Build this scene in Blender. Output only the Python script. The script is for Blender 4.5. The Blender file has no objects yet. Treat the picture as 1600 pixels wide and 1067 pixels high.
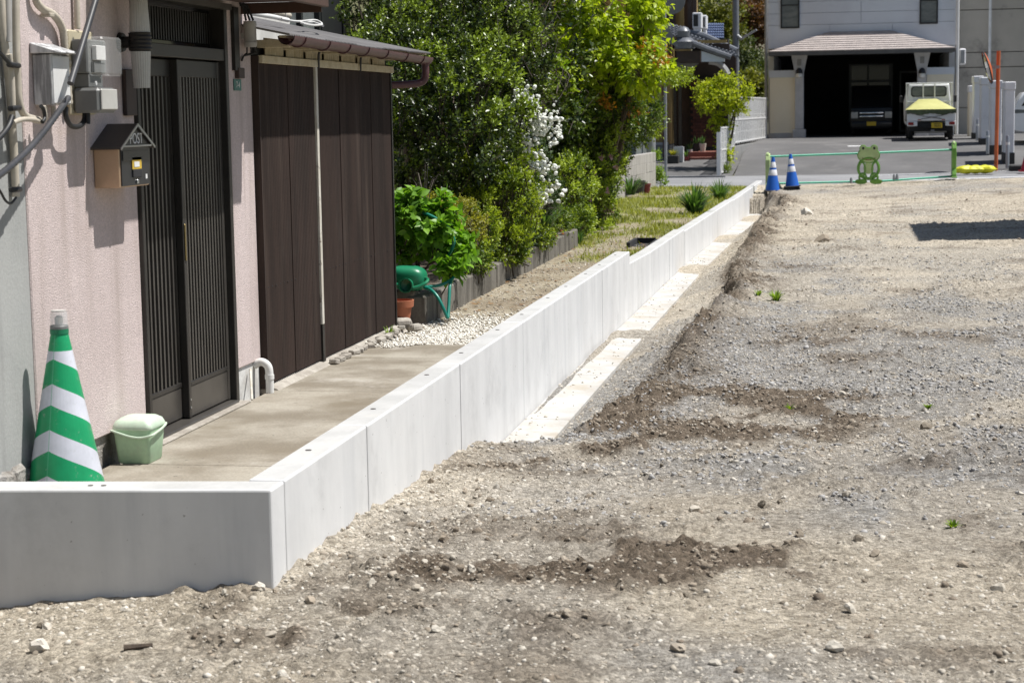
import bpy, bmesh, math, random
import numpy as np
from mathutils import Vector, Matrix
random.seed(7)
RNG = np.random.default_rng(11)
S = bpy.context.scene
COL = S.collection
# ------------------------------------------------------------------ camera
FPX, CX, CY = 2950.0, 800.0, 533.5
EYE = np.array([0.0, 0.0, 1.55])
def _cv(u, v): return np.array([(u-CX)/FPX, -(v-CY)/FPX, -1.0])
_y = _cv(1322, 169); _y /= np.linalg.norm(_y)
_z = np.cross(_cv(322, 186), _y); _z /= np.linalg.norm(_z)
if _z[1] < 0: _z = -_z
ROT = np.array([np.cross(_y, _z), _y, _z])
cam = bpy.data.cameras.new('camera')
cam.sensor_width = 36.0
cam.lens = 36.0*FPX/1600.0
cam.clip_start = 0.1; cam.clip_end = 2000
cam.dof.use_dof = True; cam.dof.focus_distance = 11.5; cam.dof.aperture_fstop = 7.5
camo = bpy.data.objects.new('camera', cam)
M = Matrix([list(ROT[i])+[EYE[i]] for i in range(3)]+[[0, 0, 0, 1]])
camo.matrix_world = M
COL.objects.link(camo); S.camera = camo
# ------------------------------------------------------------------ light
TOSUN = Vector((1.0, 0.25, 2.15)).normalized()
w = bpy.data.worlds.new('World'); S.world = w; w.use_nodes = True
nt = w.node_tree
sky = nt.nodes.new('ShaderNodeTexSky'); sky.sky_type = 'NISHITA'; sky.sun_disc = False
sky.sun_elevation = math.asin(TOSUN.z); sky.sun_rotation = math.atan2(TOSUN.x, TOSUN.y)
nt.nodes['Background'].inputs['Strength'].default_value = 0.058
nt.links.new(sky.outputs[0], nt.nodes['Background'].inputs['Color'])
sl = bpy.data.lights.new('sun', 'SUN'); sl.energy = 5.0; sl.angle = math.radians(0.53); sl.color = (1.0, 0.972, 0.93)
so = bpy.data.objects.new('sun', sl); so.rotation_euler = TOSUN.to_track_quat('Z', 'Y').to_euler(); so.location = (20, 10, 40)
COL.objects.link(so)
S.view_settings.view_transform = 'Standard'; S.view_settings.look = 'None'
S.view_settings.exposure = 0.36; S.view_settings.gamma = 1.0; S.view_settings.use_curve_mapping = False
# ------------------------------------------------------------------ measuring helpers: a picture point met with a real plane of the place
def _ray(u, v): return ROT @ _cv(u, v)
def onz(u, v, z): d = _ray(u, v); return EYE + d*((z-EYE[2])/d[2])
def onx(u, v, x): d = _ray(u, v); return EYE + d*(x/d[0])
def ony(u, v, y): d = _ray(u, v); return EYE + d*(y/d[1])
# ------------------------------------------------------------------ materials
def _new(name):
    m = bpy.data.materials.new(name); m.use_nodes = True
    t = m.node_tree; return m, t, t.nodes['Principled BSDF']
def N(t, k, **kw):
    n = t.nodes.new(k)
    for a, b in kw.items(): setattr(n, a, b)
    return n
def mixc(t, fac, a, b, mode='MIX'):
    n = N(t, 'ShaderNodeMix', data_type='RGBA', blend_type=mode)
    for i, v in ((0, fac), (6, a), (7, b)):
        if hasattr(v, 'links'): t.links.new(v, n.inputs[i])
        elif i == 0: n.inputs[0].default_value = v
        else: n.inputs[i].default_value = (*v, 1) if len(v) == 3 else v
    return n.outputs[2]
def noise(t, vec, scale, detail=5, rough=.6):
    n = N(t, 'ShaderNodeTexNoise'); n.inputs['Scale'].default_value = scale
    n.inputs['Detail'].default_value = detail; n.inputs['Roughness'].default_value = rough
    if vec is not None: t.links.new(vec, n.inputs['Vector'])
    return n.outputs['Fac']
def ramp(t, fac, lo, hi):
    n = N(t, 'ShaderNodeMapRange'); n.inputs[1].default_value = lo; n.inputs[2].default_value = hi
    n.interpolation_type = 'SMOOTHSTEP'; t.links.new(fac, n.inputs[0]); return n.outputs[0]
def coords(t, stretch=None):
    c = N(t, 'ShaderNodeNewGeometry').outputs['Position']
    if stretch:
        mp = N(t, 'ShaderNodeMapping'); mp.inputs['Scale'].default_value = stretch
        t.links.new(c, mp.inputs['Vector']); return mp.outputs[0]
    return c
def mul(c, k): return tuple(min(1, x*k) for x in c)
def mat(name, col, col2=None, rough=.7, scale=4, stretch=None, lo=.35, hi=.65, fine=.12, fscale=60, bump=0, bscale=80, bdist=.004, metal=0, dirt=None, dscale=2.0, dlo=.5, dhi=.75, spec=.5, rnd=0, coat=0, streak=None, speck=None):
    m, t, p = _new(name)
    vec = coords(t, stretch); raw = coords(t)
    col2 = col2 or mul(col, .8)
    c = mixc(t, ramp(t, noise(t, vec, scale), lo, hi), col, col2)
    if fine:
        f = noise(t, raw, fscale, 3)
        k = N(t, 'ShaderNodeMapRange'); k.inputs[3].default_value = 1-fine*1.6; k.inputs[4].default_value = 1+fine*1.6
        t.links.new(f, k.inputs[0])
        c = mixc(t, 1.0, c, k.outputs[0], 'MULTIPLY')
    if dirt: c = mixc(t, ramp(t, noise(t, raw, dscale, 8, .7), dlo, dhi), c, dirt)
    if streak: c = mixc(t, ramp(t, noise(t, coords(t, streak[4] if len(streak) > 4 else (5, 5, .35)), streak[1], 6, .6), streak[2], streak[3]), c, streak[0])
    if speck: c = mixc(t, ramp(t, noise(t, raw, speck[1], 2, .5), speck[2], speck[2]+.04), c, speck[0])
    if rnd:
        o = N(t, 'ShaderNodeObjectInfo').outputs['Random']
        k = N(t, 'ShaderNodeMapRange'); k.inputs[3].default_value = 1-rnd; k.inputs[4].default_value = 1+rnd
        t.links.new(o, k.inputs[0]); c = mixc(t, 1.0, c, k.outputs[0], 'MULTIPLY')
    t.links.new(c, p.inputs['Base Color'])
    p.inputs['Roughness'].default_value = rough; p.inputs['Metallic'].default_value = metal
    p.inputs['Specular IOR Level'].default_value = spec; p.inputs['Coat Weight'].default_value = coat
    if bump:
        b = N(t, 'ShaderNodeBump'); b.inputs['Strength'].default_value = bump; b.inputs['Distance'].default_value = bdist
        t.links.new(noise(t, raw, bscale, 4, .65), b.inputs['Height']); t.links.new(b.outputs[0], p.inputs['Normal'])
    return m
def leafmat(name, dark, bright, rough=.4, trans=.35, tattr=True, spec=.5):
    m, t, p = _new(name)
    if tattr:
        a = N(t, 'ShaderNodeAttribute', attribute_name='tint').outputs['Fac']
    else:
        a = N(t, 'ShaderNodeObjectInfo').outputs['Random']
    c = mixc(t, a, dark, bright)
    c = mixc(t, 1.0, c, mixc(t, noise(t, coords(t), 25, 2), (.75, .75, .75), (1.2, 1.2, 1.2)), 'MULTIPLY')
    t.links.new(c, p.inputs['Base Color']); p.inputs['Roughness'].default_value = rough; p.inputs['Specular IOR Level'].default_value = spec
    tr = N(t, 'ShaderNodeBsdfTranslucent'); t.links.new(mixc(t, 1.0, c, (1.3, 1.35, .5), 'MULTIPLY'), tr.inputs['Color'])
    mx = N(t, 'ShaderNodeMixShader'); mx.inputs[0].default_value = trans
    t.links.new(p.outputs[0], mx.inputs[1]); t.links.new(tr.outputs[0], mx.inputs[2])
    t.links.new(mx.outputs[0], t.nodes['Material Output'].inputs['Surface'])
    return m
MT = {}
def defm(k, *a, **kw): MT[k] = mat(k, *a, **kw)
defm('precast', (.67, .67, .665), (.57, .57, .565), rough=.8, scale=1.3, stretch=(2.2, 2.2, .45), lo=.35, hi=.8, fine=.04, fscale=9, bump=.15, bscale=45, bdist=.003, dirt=(.47, .47, .465), dscale=2.2, dlo=.50, dhi=.85, streak=((.48, .49, .50), 1.1, .50, .82, (3, 3, .3)), speck=((.30, .29, .28), 42, .735))
defm('precast_top_dimmed', (.49, .49, .48), (.42, .42, .41), rough=.9, scale=3, fine=.06, fscale=40, bump=.3, bscale=60, dirt=(.50, .49, .46), dscale=4, dlo=.5, dhi=.8)  # rougher top finish; darker than precast to hold down sun brightness
defm('toe', (.50, .495, .475), (.42, .405, .375), rough=.85, scale=3, fine=.08, bump=.2, bscale=60, dirt=(.40, .36, .30), dscale=2.5, dlo=.48, dhi=.68)
defm('socket', (.12, .11, .10))
defm('patio', (.345, .315, .26), (.20, .172, .13), rough=.9, scale=1.9, lo=.34, hi=.64, fine=.25, fscale=90, bump=.25, bscale=140, bdist=.003, dirt=(.46, .43, .385), dscale=1.1, dlo=.55, dhi=.70, streak=((.17, .14, .095), 1.4, .5, .78, (1, 1.0, 1)), speck=((.12, .10, .08), 30, .72))
defm('old_concrete', (.19, .175, .148), (.085, .077, .062), rough=.9, scale=3, stretch=(2, 2, .5), fine=.2, bump=.5, bscale=40, bdist=.008, dirt=(.11, .10, .08), dscale=3.5, dlo=.55, dhi=.8)
defm('block_wall', (.40, .38, .35), (.30, .28, .26), rough=.9, scale=2, stretch=(3, 3, .4), fine=.1, bump=.2, bscale=40, rnd=.08)
defm('pink', (.66, .56, .54), (.59, .495, .475), rough=.95, scale=1.2, fine=.28, fscale=130, bump=1.0, bscale=150, bdist=.006, dirt=(.48, .39, .36), dscale=1.3, dlo=.56, dhi=.85, streak=((.46, .38, .35), 1.0, .50, .80))
defm('greyplaster', (.38, .385, .37), (.31, .315, .305), rough=.95, streak=((.24, .24, .23), 1.2, .52, .8), scale=1.4, fine=.08, bump=.4, bscale=70, dirt=(.28, .27, .25), dscale=2, dlo=.6, dhi=.85)
defm('plinth', (.42, .40, .37), (.16, .14, .12), rough=.95, scale=7, fine=.25, bump=.9, bscale=30, bdist=.02)
defm('plinth_white', (.66, .66, .64), (.48, .47, .45), rough=.9, scale=5, fine=.1, bump=.4, bscale=40)
defm('bronze', (.045, .041, .037), (.034, .031, .028), rough=.42, metal=.35, fine=.06)
defm('bronze_dark', (.024, .022, .020), rough=.45, metal=.3, fine=.06)
defm('bronze_light', (.10, .092, .082), (.08, .073, .065), rough=.38, metal=.4, fine=.06)
defm('darkglass', (.006, .006, .007), rough=.08, fine=0, spec=.6)
defm('brass', (.32, .24, .10), rough=.35, metal=.8, fine=.1)
defm('corrugated', (.048, .032, .026), (.033, .023, .019), streak=((.085, .062, .05), 1.2, .52, .8), rough=.75, spec=.25, scale=1.5, stretch=(4, 4, .6), fine=.1, dirt=(.055, .043, .038), dscale=1.4, dlo=.58, dhi=.85, rnd=.12)
defm('cream', (.60, .53, .38), (.50, .42, .27), rough=.7, scale=8, fine=.15, dirt=(.22, .14, .07), dscale=9, dlo=.62, dhi=.75)
defm('whitewood', (.66, .63, .56), (.52, .48, .40), rough=.7, scale=10, stretch=(3, 3, .6), fine=.12, dirt=(.16, .12, .09), dscale=11, dlo=.6, dhi=.68)
defm('roofsheet', (.15, .145, .145), (.10, .095, .095), rough=.6, scale=3, fine=.15, dirt=(.26, .24, .22), dscale=5, dlo=.6, dhi=.8)
defm('maroon', (.105, .042, .045), (.08, .034, .036), rough=.45, fine=.08, dirt=(.17, .10, .09), dscale=6, dlo=.62, dhi=.85)
defm('awning', (.085, .045, .032), rough=.5)
defm('white_pvc', (.72, .72, .70), (.62, .61, .58), rough=.4, fine=.04)
defm('beige_pvc', (.52, .47, .39), (.43, .385, .31), rough=.55, fine=.08, scale=9, dirt=(.27, .23, .18), dscale=7, dlo=.6, dhi=.85)
defm('grey_pvc', (.42, .40, .37), (.33, .32, .30), rough=.5, fine=.08)
defm('black_rubber', (.018, .018, .019), rough=.5, fine=.1)
defm('dark_conduit', (.035, .036, .040), (.06, .06, .065), rough=.45, fine=.1)
defm('weathered', (.60, .60, .60), (.24, .24, .245), rough=.8, scale=9, stretch=(3, 3, .25), lo=.42, hi=.56, fine=.1)
defm('whitepaint', (.74, .74, .73), (.66, .66, .65), rough=.55, fine=.05)
defm('meter_grey', (.20, .205, .20), rough=.45, fine=.05)
defm('meter_beige', (.53, .47, .33), (.46, .40, .28), rough=.5, fine=.06)
defm('frost', (.52, .51, .48), (.46, .45, .42), rough=.35, fine=.05)
defm('mail_roof', (.075, .066, .058), rough=.4, metal=.4, fine=.06)
defm('mail_tan', (.58, .41, .27), (.52, .36, .24), rough=.32, metal=.45, fine=.04)
defm('mail_black', (.022, .023, .027), rough=.3, fine=.04)
defm('yellowtag', (.62, .42, .05), rough=.5, fine=.03)
defm('silver', (.55, .56, .57), rough=.3, metal=.85, fine=.04)
defm('plate_green', (.03, .17, .14), rough=.4, fine=.05)
defm('label_white', (.80, .80, .78), rough=.5, fine=0)
defm('terracotta', (.40, .135, .065), (.34, .11, .05), rough=.75, scale=7, fine=.08)
defm('can_green', (.012, .20, .095), (.010, .17, .08), rough=.38, fine=.03)
defm('hose', (.010, .21, .155), (.009, .17, .125), rough=.35, fine=.04)
defm('bin', (.42, .60, .40), (.36, .52, .35), rough=.5, fine=.05, spec=.4, scale=14, dirt=(.40, .46, .34), dscale=16, dlo=.52, dhi=.8)
defm('bin_lid', (.56, .68, .54), (.47, .58, .45), rough=.5, fine=.05, scale=16, dirt=(.55, .57, .47), dscale=18, dlo=.5, dhi=.75)
defm('cone_blue', (.012, .115, .50), (.010, .10, .44), rough=.45, fine=.06)
defm('cone_white', (.72, .72, .74), rough=.45, fine=.05)
defm('rubber', (.022, .022, .024), rough=.8, fine=.1)
defm('frog_green', (.15, .33, .05), (.11, .27, .035), rough=.45, fine=.05)
defm('frog_lime', (.47, .60, .27), rough=.45, fine=.05)
defm('pipe_green', (.05, .40, .25), (.04, .34, .21), rough=.4, fine=.05)
defm('asphalt', (.125, .122, .122), (.095, .093, .093), rough=.9, scale=.5, fine=.3, fscale=45, bump=.3, bscale=90, dirt=(.17, .165, .16), dscale=.7, dlo=.5, dhi=.75)
defm('roadpale', (.26, .26, .265), (.20, .20, .205), rough=.9, scale=.6, fine=.25, fscale=30)
defm('paintline', (.72, .72, .72), (.58, .58, .58), rough=.7, scale=5, fine=.12, dirt=(.3, .3, .3), dscale=5, dlo=.6, dhi=.7)
defm('siding', (.62, .67, .74), (.57, .61, .68), rough=.6, scale=1, fine=.04, dirt=(.42, .43, .46), dscale=.9, dlo=.6, dhi=.85, rnd=.03)
defm('winframe', (.015, .015, .017), rough=.4)
defm('winglass', (.10, .115, .12), (.16, .175, .175), rough=.15, scale=2, stretch=(1, 1, 3), fine=.05)
defm('porch_tile', (.42, .37, .35), (.34, .30, .285), rough=.6, scale=4, fine=.06)
defm('eave', (.10, .10, .10), rough=.6)
defm('column', (.48, .48, .49), (.41, .41, .42), rough=.7, fine=.06)
defm('creamwall', (.80, .74, .60), (.76, .70, .56), rough=.8, scale=1, fine=.05)
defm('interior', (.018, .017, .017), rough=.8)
defm('interior_frame', (.10, .103, .107), rough=.4, metal=.5)
defm('bulb', (.72, .72, .70), rough=.3, fine=0)
defm('beige_wall', (.47, .43, .37), (.42, .385, .33), rough=.85, scale=.8, fine=.06, dirt=(.14, .13, .12), dscale=.45, dlo=.52, dhi=.72)
defm('carwhite', (.78, .79, .80), (.74, .75, .76), rough=.25, fine=0, coat=.6)
defm('carblack', (.006, .006, .007), rough=.35, fine=0, coat=.1, spec=.3)
defm('chrome', (.7, .7, .72), rough=.15, metal=1, fine=0)
defm('tyre', (.02, .02, .021), rough=.8)
defm('underbody', (.014, .014, .014), rough=.8)
defm('redlens', (.30, .012, .018), rough=.2, fine=0)
defm('plate_yellow', (.72, .50, .02), rough=.45, fine=.02)
defm('plate_ink', (.03, .03, .025), rough=.5, fine=0)
defm('tarp', (.50, .49, .19), (.43, .42, .15), rough=.6, scale=2, fine=.08)
defm('tarp_dark', (.10, .13, .06), (.07, .09, .04), rough=.65, scale=3, fine=.1)
defm('sandbag', (.72, .68, .02), (.58, .58, .03), rough=.55, scale=5, fine=.15)
defm('orange', (.58, .13, .035), (.50, .11, .03), rough=.5, scale=3, fine=.06)
defm('mirrorglass', (.75, .76, .78), rough=.04, metal=1, fine=0)
defm('pillar', (.76, .76, .78), (.69, .69, .71), rough=.8, scale=1.5, fine=.05, dirt=(.42, .42, .43), dscale=1.2, dlo=.6, dhi=.85)
defm('galv', (.40, .41, .43), (.34, .35, .37), rough=.4, metal=.7, fine=.1)
defm('steelgrey', (.30, .31, .32), (.24, .25, .26), rough=.55, metal=.2, fine=.08)
defm('polegrey', (.17, .18, .20), (.14, .15, .165), rough=.7, fine=.08)
defm('ochre', (.36, .25, .09), (.31, .215, .08), rough=.85, scale=1.5, fine=.08)
defm('brownwood', (.055, .033, .025), (.04, .025, .02), rough=.6, fine=.12)
defm('rooftile', (.15, .16, .18), (.11, .118, .135), rough=.4, scale=6, fine=.1, rnd=.15)
defm('bluetile', (.09, .12, .22), (.07, .095, .17), rough=.4, fine=.1, rnd=.1)
defm('brick', (.12, .045, .032), (.085, .033, .025), rough=.8, scale=9, fine=.12, rnd=.25)
defm('steptile', (.24, .085, .06), (.19, .07, .05), rough=.6, fine=.08)
defm('greywall', (.28, .28, .27), (.22, .22, .215), rough=.8, fine=.06)
defm('potdark', (.05, .048, .045), rough=.8)
defm('potpink', (.34, .19, .17), rough=.8)
defm('potred', (.20, .035, .035), rough=.7)
defm('bark', (.10, .075, .055), (.055, .042, .032), rough=.95, scale=14, stretch=(3, 3, .6), fine=.25, bump=.8, bscale=40, bdist=.01)
defm('bedsoil', (.10, .078, .055), (.065, .05, .036), rough=1, scale=8, fine=.3, bump=.8, bscale=30, bdist=.02)
defm('farland', (.16, .14, .10), (.10, .11, .06), rough=1, scale=.2, fine=.2)
defm('whitepebble', (.80, .78, .72), (.62, .58, .50), rough=.7, scale=22, fine=.12)
defm('spireawhite', (.80, .81, .76), (.70, .72, .64), rough=.8, scale=40, fine=.1)
defm('redplastic', (.42, .02, .04), rough=.45)
defm('olivewall', (.20, .20, .10), (.16, .16, .08), rough=.9, fine=.08)
defm('whitewall', (.70, .69, .66), rough=.9, fine=.05)
defm('kerbmortar', (.42, .39, .34), (.30, .27, .23), rough=.95, scale=9, fine=.2, bump=.8, bscale=40, bdist=.01)
L = {}
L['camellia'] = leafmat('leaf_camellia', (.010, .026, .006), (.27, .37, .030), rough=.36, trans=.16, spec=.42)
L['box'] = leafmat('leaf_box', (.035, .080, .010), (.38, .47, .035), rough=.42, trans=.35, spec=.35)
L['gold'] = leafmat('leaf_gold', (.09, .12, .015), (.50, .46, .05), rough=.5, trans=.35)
L['hyd'] = leafmat('leaf_hydrangea', (.06, .16, .015), (.24, .44, .045), rough=.45, trans=.4, spec=.3)
L['hydo'] = leafmat('leaf_hydrangea_large', (.07, .18, .018), (.25, .45, .050), rough=.42, trans=.4, spec=.35, tattr=False)
L['kaki'] = leafmat('leaf_persimmon', (.08, .16, .010), (.46, .55, .030), rough=.42, trans=.45, spec=.35)
L['kakio'] = leafmat('leaf_persimmon_large', (.15, .27, .014), (.47, .57, .042), rough=.40, trans=.45, tattr=False)
L['azalea'] = leafmat('leaf_azalea', (.035, .085, .010), (.42, .52, .05), rough=.5, trans=.3)
L['nandina'] = leafmat('leaf_nandina', (.025, .065, .010), (.30, .38, .03), rough=.45, trans=.3)
L['spirea'] = leafmat('leaf_spirea', (.03, .06, .02), (.13, .20, .07), rough=.5, trans=.25)
L['iris'] = leafmat('leaf_blade', (.035, .09, .02), (.14, .25, .06), rough=.4, trans=.3)
L['maple'] = leafmat('leaf_maple', (.18, .25, .008), (.68, .72, .03), rough=.55, trans=.45)
L['far'] = leafmat('leaf_far', (.018, .035, .008), (.15, .19, .03), rough=.6, trans=.2)
L['fargold'] = leafmat('leaf_far_gold', (.07, .09, .012), (.32, .32, .04), rough=.6, trans=.3)
L['farred'] = leafmat('leaf_far_red', (.05, .03, .012), (.24, .10, .03), rough=.6, trans=.3)
L['grass'] = leafmat('leaf_grass', (.13, .155, .022), (.40, .41, .07), rough=.6, trans=.3)
L['weed'] = leafmat('leaf_weed', (.12, .22, .02), (.30, .42, .04), rough=.5, trans=.35)
L['orangeleaf'] = leafmat('leaf_orange', (.35, .12, .01), (.55, .30, .03), rough=.5, trans=.35)
L['petalpink'] = leafmat('petal_pink', (.45, .25, .36), (.62, .45, .52), rough=.6, trans=.3)
L['twig'] = leafmat('dry_twig', (.09, .07, .06), (.20, .165, .14), rough=.9, trans=0)
# clear meter cover
m_, t_, p_ = _new('clear_cover'); p_.inputs['Base Color'].default_value = (.75, .77, .76, 1); p_.inputs['Roughness'].default_value = .12
p_.inputs['Alpha'].default_value = .13; MT['clear'] = m_
m_, t_, p_ = _new('lamp_lens'); p_.inputs['Base Color'].default_value = (.8, .82, .82, 1); p_.inputs['Roughness'].default_value = .1
p_.inputs['Alpha'].default_value = .28; MT['lens'] = m_
# ------------------------------------------------------------------ object helpers
def link(o): COL.objects.link(o); return o
def tag(o, label=None, cat=None, group=None, kind=None):
    if label: o['label'] = label
    if cat: o['category'] = cat
    if group: o['group'] = group
    if kind: o['kind'] = kind
    return o
def thing(name, loc, label, cat, group=None):
    o = link(bpy.data.objects.new(name, None)); o.location = [float(x) for x in loc]; o.empty_display_size = .1
    return tag(o, label, cat, group)
def wloc(o):
    v = Vector((0, 0, 0))
    while o: v = v + o.location; o = o.parent
    return v
class MB:
    def __init__(s): s.v = []; s.f = []
    def add(s, vs, fs):
        b = len(s.v); s.v += [tuple(float(c) for c in x) for x in vs]; s.f += [tuple(b+i for i in f) for f in fs]; return s
    def hexa(s, p):  # 8 corners: bottom 4 ccw, top 4 ccw
        return s.add(p, [(3, 2, 1, 0), (4, 5, 6, 7), (0, 1, 5, 4), (1, 2, 6, 5), (2, 3, 7, 6), (3, 0, 4, 7)])
    def box(s, a, b):
        x0, y0, z0 = a; x1, y1, z1 = b
        if x1 < x0: x0, x1 = x1, x0
        if y1 < y0: y0, y1 = y1, y0
        if z1 < z0: z0, z1 = z1, z0
        return s.hexa([(x0, y0, z0), (x1, y0, z0), (x1, y1, z0), (x0, y1, z0), (x0, y0, z1), (x1, y0, z1), (x1, y1, z1), (x0, y1, z1)])
    def obox(s, c, size, rz=0, ry=0, rx=0):
        R = Matrix.Rotation(rz, 3, 'Z') @ Matrix.Rotation(ry, 3, 'Y') @ Matrix.Rotation(rx, 3, 'X'); c = Vector(c); h = Vector(size)/2
        k = [(-1, -1, -1), (1, -1, -1), (1, 1, -1), (-1, 1, -1), (-1, -1, 1), (1, -1, 1), (1, 1, 1), (-1, 1, 1)]
        return s.hexa([c + R @ Vector((h.x*a, h.y*b, h.z*d)) for a, b, d in k])
    def tube(s, pts, r, n=10, cap=True):
        pts = [Vector([float(c) for c in p]) for p in pts]; m = len(pts)
        rs = r if isinstance(r, (list, tuple)) else [r]*m
        t0 = (pts[1]-pts[0]).normalized(); up = Vector((0, 0, 1)) if abs(t0.z) < .9 else Vector((1, 0, 0))
        nrm = t0.cross(up).normalized(); vs = []
        for i in range(m):
            t = (pts[min(i+1, m-1)]-pts[max(i-1, 0)]).normalized()
            nrm = (nrm - t*nrm.dot(t)).normalized(); bn = t.cross(nrm)
            for k in range(n):
                a = 2*math.pi*k/n; vs.append(pts[i]+(nrm*math.cos(a)+bn*math.sin(a))*rs[i])
        fs = [(i*n+k, i*n+(k+1) % n, (i+1)*n+(k+1) % n, (i+1)*n+k) for i in range(m-1) for k in range(n)]
        if cap: fs += [tuple(reversed(range(n))), tuple(range((m-1)*n, m*n))]
        return s.add(vs, fs)
    def lathe(s, prof, c=(0, 0, 0), n=24, axis='Z'):
        vs = []
        for r, z in prof:
            for k in range(n):
                a = 2*math.pi*k/n; x, y = r*math.cos(a), r*math.sin(a)
                q = (x, y, z) if axis == 'Z' else ((z, x, y) if axis == 'X' else (y, z, x))
                vs.append((q[0]+c[0], q[1]+c[1], q[2]+c[2]))
        m = len(prof)
        fs = [(i*n+k, i*n+(k+1) % n, (i+1)*n+(k+1) % n, (i+1)*n+k) for i in range(m-1) for k in range(n)]
        fs += [tuple(reversed(range(n))), tuple(range((m-1)*n, m*n))]
        return s.add(vs, fs)
    def prism(s, poly, a, b, axis='X'):  # 2-D polygon pulled from a to b along axis; poly in the other two axes (cyclic order)
        def q(u, v, t): return (t, u, v) if axis == 'X' else ((v, t, u) if axis == 'Y' else (u, v, t))
        n = len(poly); vs = [q(u, v, a) for u, v in poly]+[q(u, v, b) for u, v in poly]
        fs = [tuple(reversed(range(n))), tuple(range(n, 2*n))]+[(i, (i+1) % n, n+(i+1) % n, n+i) for i in range(n)]
        return s.add(vs, fs)
    def wave(s, y0, y1, z0, z1, x, amp, pitch, seg=6, thick=.003):
        k = max(2, int((y1-y0)/pitch*seg)); ys = np.linspace(y0, y1, k+1); xs = x+amp*np.sin(2*np.pi*ys/pitch)
        vs = []
        for a, b in zip(ys, xs): vs += [(b, a, z0), (b, a, z1)]
        for a, b in zip(ys, xs): vs += [(b-thick, a, z0), (b-thick, a, z1)]
        o = 2*(k+1); fs = [(2*i, 2*i+2, 2*i+3, 2*i+1) for i in range(k)]+[(o+2*i+1, o+2*i+3, o+2*i+2, o+2*i) for i in range(k)]
        return s.add(vs, fs)
    def build(s, name, m, parent=None, bevel=0, smooth=False, seg=1, sub=0):
        off = wloc(parent) if parent else Vector((0, 0, 0))
        me = bpy.data.meshes.new(name); me.from_pydata([(a-off.x, b-off.y, c-off.z) for a, b, c in s.v], [], s.f)
        bm = bmesh.new(); bm.from_mesh(me)
        bmesh.ops.recalc_face_normals(bm, faces=bm.faces)
        if bevel:
            ed = [e for e in bm.edges if e.is_manifold and e.calc_face_angle(0) > .5]
            bmesh.ops.bevel(bm, geom=ed, offset=bevel, segments=seg, affect='EDGES', profile=.5)
        if sub: bmesh.ops.subdivide_edges(bm, edges=bm.edges, cuts=sub, use_grid_fill=True)
        bm.to_mesh(me); bm.free()
        me.materials.append(MT[m] if isinstance(m, str) else m)
        if smooth:
            for p in me.polygons: p.use_smooth = True
            try: me.set_sharp_from_angle(angle=math.radians(40))
            except Exception: pass
        o = link(bpy.data.objects.new(name, me))
        if parent: o.parent = parent
        return o
def B(name, m, a, b, parent=None, bevel=0, **k): return MB().box(a, b).build(name, m, parent, bevel, **k)
def npmesh(name, V, F, m, parent=None, attrs=None, smooth=False, loc=None):
    """V (n,3); F (k,3 or 4) arrays; attrs: dict name -> (n,) float or (n,3) colour"""
    V = np.asarray(V, dtype=np.float64); F = np.asarray(F, dtype=np.int32)
    off = np.array(wloc(parent)) if parent else (np.array(loc) if loc is not None else np.zeros(3))
    me = bpy.data.meshes.new(name); n, k, q = len(V), len(F), F.shape[1]
    me.vertices.add(n); me.vertices.foreach_set('co', (V-off).astype(np.float32).ravel())
    me.loops.add(k*q); me.loops.foreach_set('vertex_index', F.ravel())
    me.polygons.add(k); me.polygons.foreach_set('loop_start', np.arange(0, k*q, q, dtype=np.int32)); me.polygons.foreach_set('loop_total', np.full(k, q, dtype=np.int32))
    if smooth: me.polygons.foreach_set('use_smooth', np.ones(k, dtype=bool))
    for an, av in (attrs or {}).items():
        av = np.asarray(av, dtype=np.float32)
        if av.ndim == 1: me.attributes.new(an, 'FLOAT', 'POINT').data.foreach_set('value', av)
        else: me.attributes.new(an, 'FLOAT_COLOR', 'POINT').data.foreach_set('color', np.c_[av, np.ones(n, np.float32)].ravel().astype(np.float32))
    me.update(calc_edges=True); me.validate()
    me.materials.append(MT[m] if isinstance(m, str) else m)
    o = link(bpy.data.objects.new(name, me))
    if parent: o.parent = parent
    elif loc is not None: o.location = loc
    return o
def text(name, s, size, loc, rot, m, parent, align='CENTER', ex=.001):
    cu = bpy.data.curves.new(name, 'FONT'); cu.body = s; cu.size = size; cu.align_x = align; cu.align_y = 'CENTER'; cu.extrude = ex
    o = bpy.data.objects.new(name, cu); link(o)
    dg = bpy.context.evaluated_depsgraph_get(); me = bpy.data.meshes.new_from_object(o.evaluated_get(dg))
    bpy.data.objects.remove(o); me.materials.clear(); me.materials.append(MT[m])
    t = link(bpy.data.objects.new(name, me)); t.parent = parent
    t.location = Vector(loc)-wloc(parent); t.rotation_euler = rot; return t
def add0(mb, name, m, parent, **k):
    o = mb.build(name, m, None, **k); o.parent = parent; return o
def copy_tree(o, parent=None):
    c = o.copy(); COL.objects.link(c)
    if parent: c.parent = parent
    for ch in list(o.children): copy_tree(ch, c)
    return c
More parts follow.
